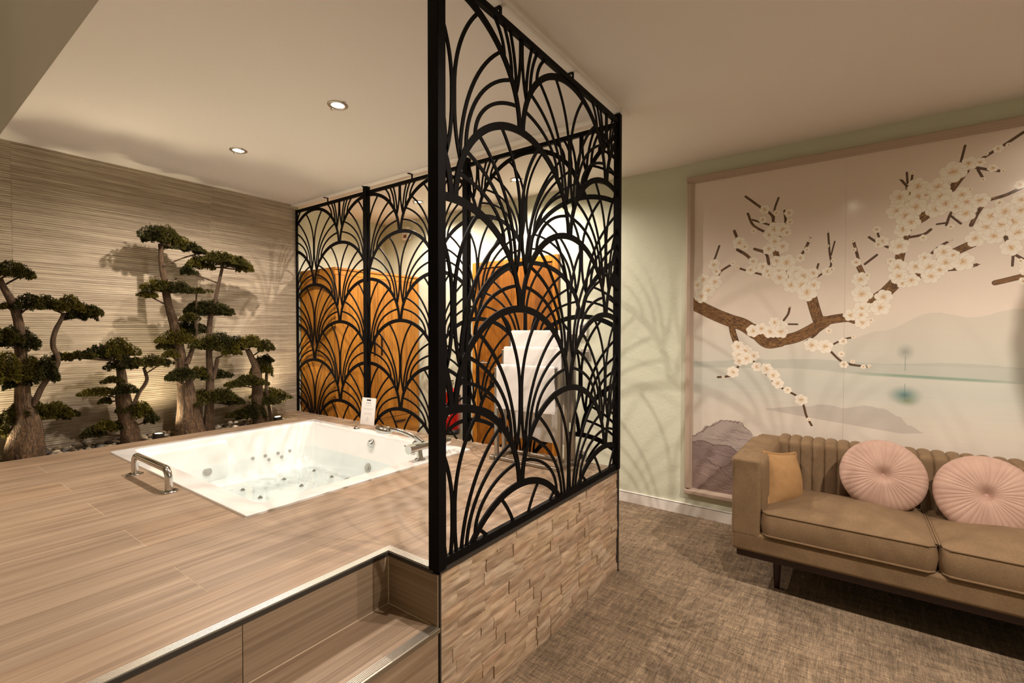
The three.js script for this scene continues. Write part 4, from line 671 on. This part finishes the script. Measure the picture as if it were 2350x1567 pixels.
// small square pillow against the arm
{
  const p = thing('square_pillow', 'small tan velvet pillow propped against the sofa arm', 'pillow', [-0.312, 0.508, -2.85], 1.15);
  const s = 0.138, n = 24, f = (sg) => grid(n, n, (u, v) => {
    const a = u * 2 - 1, b = v * 2 - 1, pinch = 1 - 0.06 * (1 - a * a) * 0 - 0.07 * (Math.pow(Math.abs(a), 2) * (1 - Math.pow(Math.abs(b), 2)) + Math.pow(Math.abs(b), 2) * (1 - Math.pow(Math.abs(a), 2))) ;
    const th = 0.07 * Math.pow((1 - Math.pow(Math.abs(a), 2.2)) * (1 - Math.pow(Math.abs(b), 2.2)), 0.6) + 0.004 * (fbm(u * 0.9, v * 0.9, 5, 5, 2, 7) - 0.5) * (1 - a * a) * (1 - b * b);
    return [s * a * pinch, s * b * pinch, sg * th];
  });
  const T = (g) => g.rotateZ(-0.14).rotateX(-0.2);
  obj('cover', [f(1), f(-1)].map(T), tanVelvet, p);
  const loop = []; for (let i = 0; i < 64; i++) { const t = i / 16, k = Math.floor(t), u = (t - k) * 2 - 1, e = [[u, -1], [1, u], [-u, 1], [-1, -u]][k], pin = 1 - 0.07 * (1 - u * u); loop.push(new THREE.Vector3(s * e[0] * pin * 1.01, s * e[1] * pin * 1.01, 0)); }
  obj('flange', T(new THREE.TubeGeometry(new THREE.CatmullRomCurve3(loop, true), 160, 0.0075, 7, true).scale(1, 1, 0.6)), tanVelvet, p);
}

// ---------- behind the screens ----------
{
  const w = thing('oak_wardrobe', 'orange oak two-door wardrobe behind the long black screen', 'wardrobe', [XL + 0.01, 0, -2.925]);
  const D = 0.55, Hh = 1.845, z0 = -0.485, z1 = 0.485;
  obj('body', [box(0, D - 0.02, 0, Hh - 0.02, z0, z0 + 0.02), box(0, D - 0.02, 0, Hh - 0.02, z1 - 0.02, z1), box(0, D - 0.02, 0.05, 0.07, z0, z1), box(0, 0.01, 0, Hh - 0.02, z0, z1), box(0.02, D - 0.05, 0, 0.05, z0 + 0.02, z1 - 0.02)].map((g) => uvMetres(g, 'y')), oak, w);
  obj('top', uvMetres(rboxAt(0, D + 0.005, Hh - 0.02, Hh, z0, z1, 0.003), 'z'), oak, w);
  obj('cornice', uvMetres(rboxAt(D - 0.022, D - 0.002, Hh - 0.065, Hh - 0.022, z0 + 0.002, z1 - 0.002, 0.002), 'z'), oakLight, w);
  for (const s of [0, 1]) {
    const a = s ? 0.036 : z0 + 0.003, b = s ? z1 - 0.003 : 0.034;
    const d = obj('door', uvMetres(rboxAt(D - 0.02, D, 0.46, Hh - 0.068, a, b, 0.002), 'y', s * 0.7, s * 0.31), oak, w);
    const dr = obj('drawer', uvMetres(rboxAt(D - 0.02, D, 0.075, 0.455, a, b, 0.002), 'z', s * 0.5, 0.4), oak, w);
    obj('handle', rboxAt(D, D + 0.014, 1.06, 1.25, (s ? a + 0.03 : b - 0.05), (s ? a + 0.045 : b - 0.035), 0.005), darkWood, d);
    obj('handle', rboxAt(D, D + 0.014, 0.4, 0.415, (a + b) / 2 - 0.07, (a + b) / 2 + 0.07, 0.005), darkWood, dr);
  }
}
{
  const e = thing('fire_extinguisher', 'red fire extinguisher hung on the wall beside the brown door', 'extinguisher', [-3.12, 0.315, ZB + 0.105]);
  const red = std({ color: hex(196, 18, 16), roughness: 0.3 });
  obj('cylinder', lathe([[0, 0.05], [0.074, 0.05], [0.074, 0.34], [0.068, 0.375], [0.045, 0.405], [0.024, 0.42], [0.022, 0.435], [0, 0.435]], 32), red, e);
  obj('base_ring', lathe([[0, 0], [0.07, 0], [0.076, 0.01], [0.076, 0.05], [0, 0.05]], 32), blackPlastic, e);
  const cv = document.createElement('canvas'); cv.width = 256; cv.height = 256; const g = cv.getContext('2d'); g.fillStyle = '#c01512'; g.fillRect(0, 0, 256, 256); g.fillStyle = '#f0e8e4'; for (let i = 0; i < 9; i++) g.fillRect(30 + (i % 3) * 8, 30 + i * 22, 120 - (i % 4) * 22, 7); g.fillRect(176, 60, 30, 120);
  const t = new THREE.CanvasTexture(cv); t.colorSpace = THREE.SRGBColorSpace;
  obj('label_print', new THREE.CylinderGeometry(0.0747, 0.0747, 0.2, 28, 1, true, -0.9, 1.8).translate(0, 0.22, 0), std({ map: t, roughness: 0.35 }), e);
  obj('valve', [cyl(0.014, 0.014, 0.05, 16).translate(0, 0.455, 0), rboxAt(-0.016, 0.016, 0.465, 0.495, -0.02, 0.03, 0.005)], alu, e);
  obj('lever', [rboxAt(-0.011, 0.011, 0.5, 0.51, -0.02, 0.11, 0.004).rotateX(0), rboxAt(-0.011, 0.011, 0.472, 0.48, 0.02, 0.1, 0.003)], blackPlastic, e);
  obj('hose', tube([[-0.015, 0.475, 0.0], [-0.07, 0.47, 0.02], [-0.095, 0.38, 0.03], [-0.092, 0.2, 0.03], [-0.09, 0.09, 0.03]], 0.01, 40, 10), blackPlastic, e);
  obj('bracket', box(-0.02, 0.02, 0.3, 0.36, -0.104, -0.07), blackPlastic, e);
}
// towel rack on the deck, three steps of folded towels
{
  const zF = -2.19, zR = -2.335, xa = -1.70, xb = -1.275, rack = thing('towel_rack', 'stepped brushed-steel towel stand on the deck behind the side screen', 'towel rack', [0, DECK, 0]);
  const bar = (x0, x1, y0, y1, z0, z1) => rboxAt(x0, x1, y0, y1, z0, z1, 0.003);
  const t = 0.011;
  for (const x of [xa, xb]) {
    obj('post', bar(x - t, x + t, 0.022, 0.53, zF - t, zF + t), alu, rack);
    obj('post', bar(x - t, x + t, 0.022, 0.63, -2.2625 - t, -2.2625 + t), alu, rack);
    obj('post', bar(x - t, x + t, 0.022, 0.725, zR - t, zR + t), alu, rack);
    obj('foot', bar(x - 0.016, x + 0.016, 0, 0.022, zR - 0.03, zF + 0.05), alu, rack);
  }
  const levels = [[zF, 0.53], [-2.2625, 0.63], [zR, 0.725]];
  for (const [z, y] of levels) obj('rail', bar(xa + t, xb - t, y - 0.018, y, z - 0.009, z + 0.009), alu, rack);
  for (const z of [zF + 0.03, zR]) obj('stretcher', bar(xa + 0.016, xb - 0.016, 0.003, 0.02, z - 0.012, z + 0.012), alu, rack);
  const cloth = std({ map: dataTex(256, 256, (u, v) => mix3([238, 235, 232], [248, 246, 244], fbm(u, v, 90, 90, 2, 171)), { rx: 8, ry: 8 }), bumpMap: dataTex(256, 256, (u, v) => fbm(u, v, 100, 100, 1, 172), { srgb: false, rx: 8, ry: 8 }), bumpScale: 0.0007, roughness: 1 });
  const towel = (label, z, y, x0, x1, dropF, dropB, seed) => {
    const tw = thing('folded_towel', label, 'towel', [0, DECK + y, z], 0, 'white towels on the rack'), path = [], r = 0.0135;
    for (let i = 0; i <= 10; i++) path.push([r, -dropF + dropF * i / 10]); for (let i = 1; i < 8; i++) { const a = i / 8 * Math.PI; path.push([r * Math.cos(a), r * 0.6 * Math.sin(a)]); } for (let i = 0; i <= 10; i++) path.push([-r, -dropB * i / 10]);
    const n = path.length - 1;
    const sheet = (off) => grid(n, 16, (u, v) => { const i = Math.round(u * n), p = path[i], low = Math.min(1, -p[1] / 0.2), wv = 0.0035 * Math.max(0, low) * Math.sin(v * 17 + seed) + 0.002 * (fbm(u, v, 4, 6, 2, seed) - 0.5); const sgn = p[0] >= 0 ? 1 : -1; return [mix(x0, x1, v) + 0.004 * low * Math.sin(u * 5 + seed), p[1] + off * (Math.abs(p[0]) < r * 0.98 ? 1 : 0.0), p[0] + sgn * off * (Math.abs(p[0]) / r) + wv]; }, (u, v) => [v * 0.4, u * 0.7]);
    const inner = sheet(0.002), outer = sheet(0.010);
    const edge = (v) => grid(n, 1, (u, w) => { const g = w ? outer : inner, i = Math.round(u * n) * 17 + v * 16, p = g.attributes.position; return [p.getX(i), p.getY(i), p.getZ(i)]; });
    const hem = (k) => grid(16, 1, (v, w) => { const g = w ? outer : inner, i = k * 17 + Math.round(v * 16), p = g.attributes.position; return [p.getX(i), p.getY(i), p.getZ(i)]; });
    obj('fabric', [inner, outer, edge(0), edge(1), hem(0), hem(n)], cloth, tw);
  };
  towel('white towel on the lowest front bar of the rack', zF, 0.53, xa + 0.016, xb - 0.024, 0.235, 0.2, 1);
  towel('white towel on the middle bar of the rack', -2.2625, 0.63, xa + 0.014, xb - 0.024, 0.30, 0.3, 2);
  towel('white bath towel hanging from the highest rear bar of the rack', zR, 0.725, xa + 0.014, xb - 0.024, 0.62, 0.5, 3);
}
// wall plates and detector
{
  const grey = std({ color: hex(150, 144, 134), roughness: 0.4 });
  const plate = (name, label, cat, x, y, round) => { const s = thing(name, label, cat, [x, y, ZB]); obj('plate', rboxAt(-0.045, 0.045, -0.045, 0.045, 0, 0.009, 0.004), grey, s); obj(round ? 'socket' : 'rocker', round ? cyl(0.022, 0.022, 0.004, 24).rotateX(Math.PI / 2).translate(0, 0, 0.009) : rboxAt(-0.03, 0.03, -0.03, 0.03, 0.006, 0.013, 0.003), round ? blackPlastic : alu, s); };
  plate('light_switch', 'grey square light switch on the wall right of the brown door', 'switch', -1.757, 1.102, false);
  plate('wall_socket', 'low grey wall socket right of the brown door', 'socket', -1.793, 0.286, true);
  const s = thing('thermostat', 'white thermostat plate above the light switch', 'thermostat', [-1.782, 1.304, ZB]); obj('case', rboxAt(-0.04, 0.04, -0.055, 0.055, 0, 0.022, 0.006), whiteTrim, s); obj('display', rboxAt(-0.022, 0.022, 0.005, 0.035, 0.02, 0.024, 0.002), grey, s);
  const c = thing('wall_detector', 'small pale alarm detector high on the wall above the wardrobe', 'detector', [-3.83, 2.31, ZB]); obj('case', rboxAt(-0.05, 0.05, -0.065, 0.065, 0, 0.05, 0.015, 3), whiteTrim, c); obj('window', rboxAt(-0.022, 0.022, -0.05, -0.015, 0.044, 0.055, 0.006), std({ color: hex(120, 70, 50), roughness: 0.3 }), c); obj('sensor', ball(0.02, [0, 0.03, 0.047], 1, 1, 0.5), grey, c);
}
// paper lantern over the lounge, right of the picture: it throws the round shadow on the mural
{
  const p = thing('paper_lantern', 'large round paper lantern hanging over the lounge, right of the picture', 'lantern', [1.18, 2.02, -2.2]);
  obj('shade', new THREE.SphereGeometry(0.3, 40, 28), std({ color: hex(222, 214, 200), roughness: 0.95 }), p);
  for (let i = -6; i <= 6; i++) { const y = i * 0.043, r = Math.sqrt(0.09 - y * y); obj('hoop', new THREE.TorusGeometry(r + 0.001, 0.0022, 5, 48).rotateX(Math.PI / 2).translate(0, y, 0), whiteTrim, p); }
  obj('cord', between([0, 0.3, 0], [0, CEIL - 2.02, 0], 0.004), blackPlastic, p);
  obj('ceiling_rose', lathe([[0, 0], [0.05, 0], [0.04, -0.025], [0, -0.03]]).translate(0, CEIL - 2.02, 0), whiteTrim, p);
}
renderer.render(scene, camera);
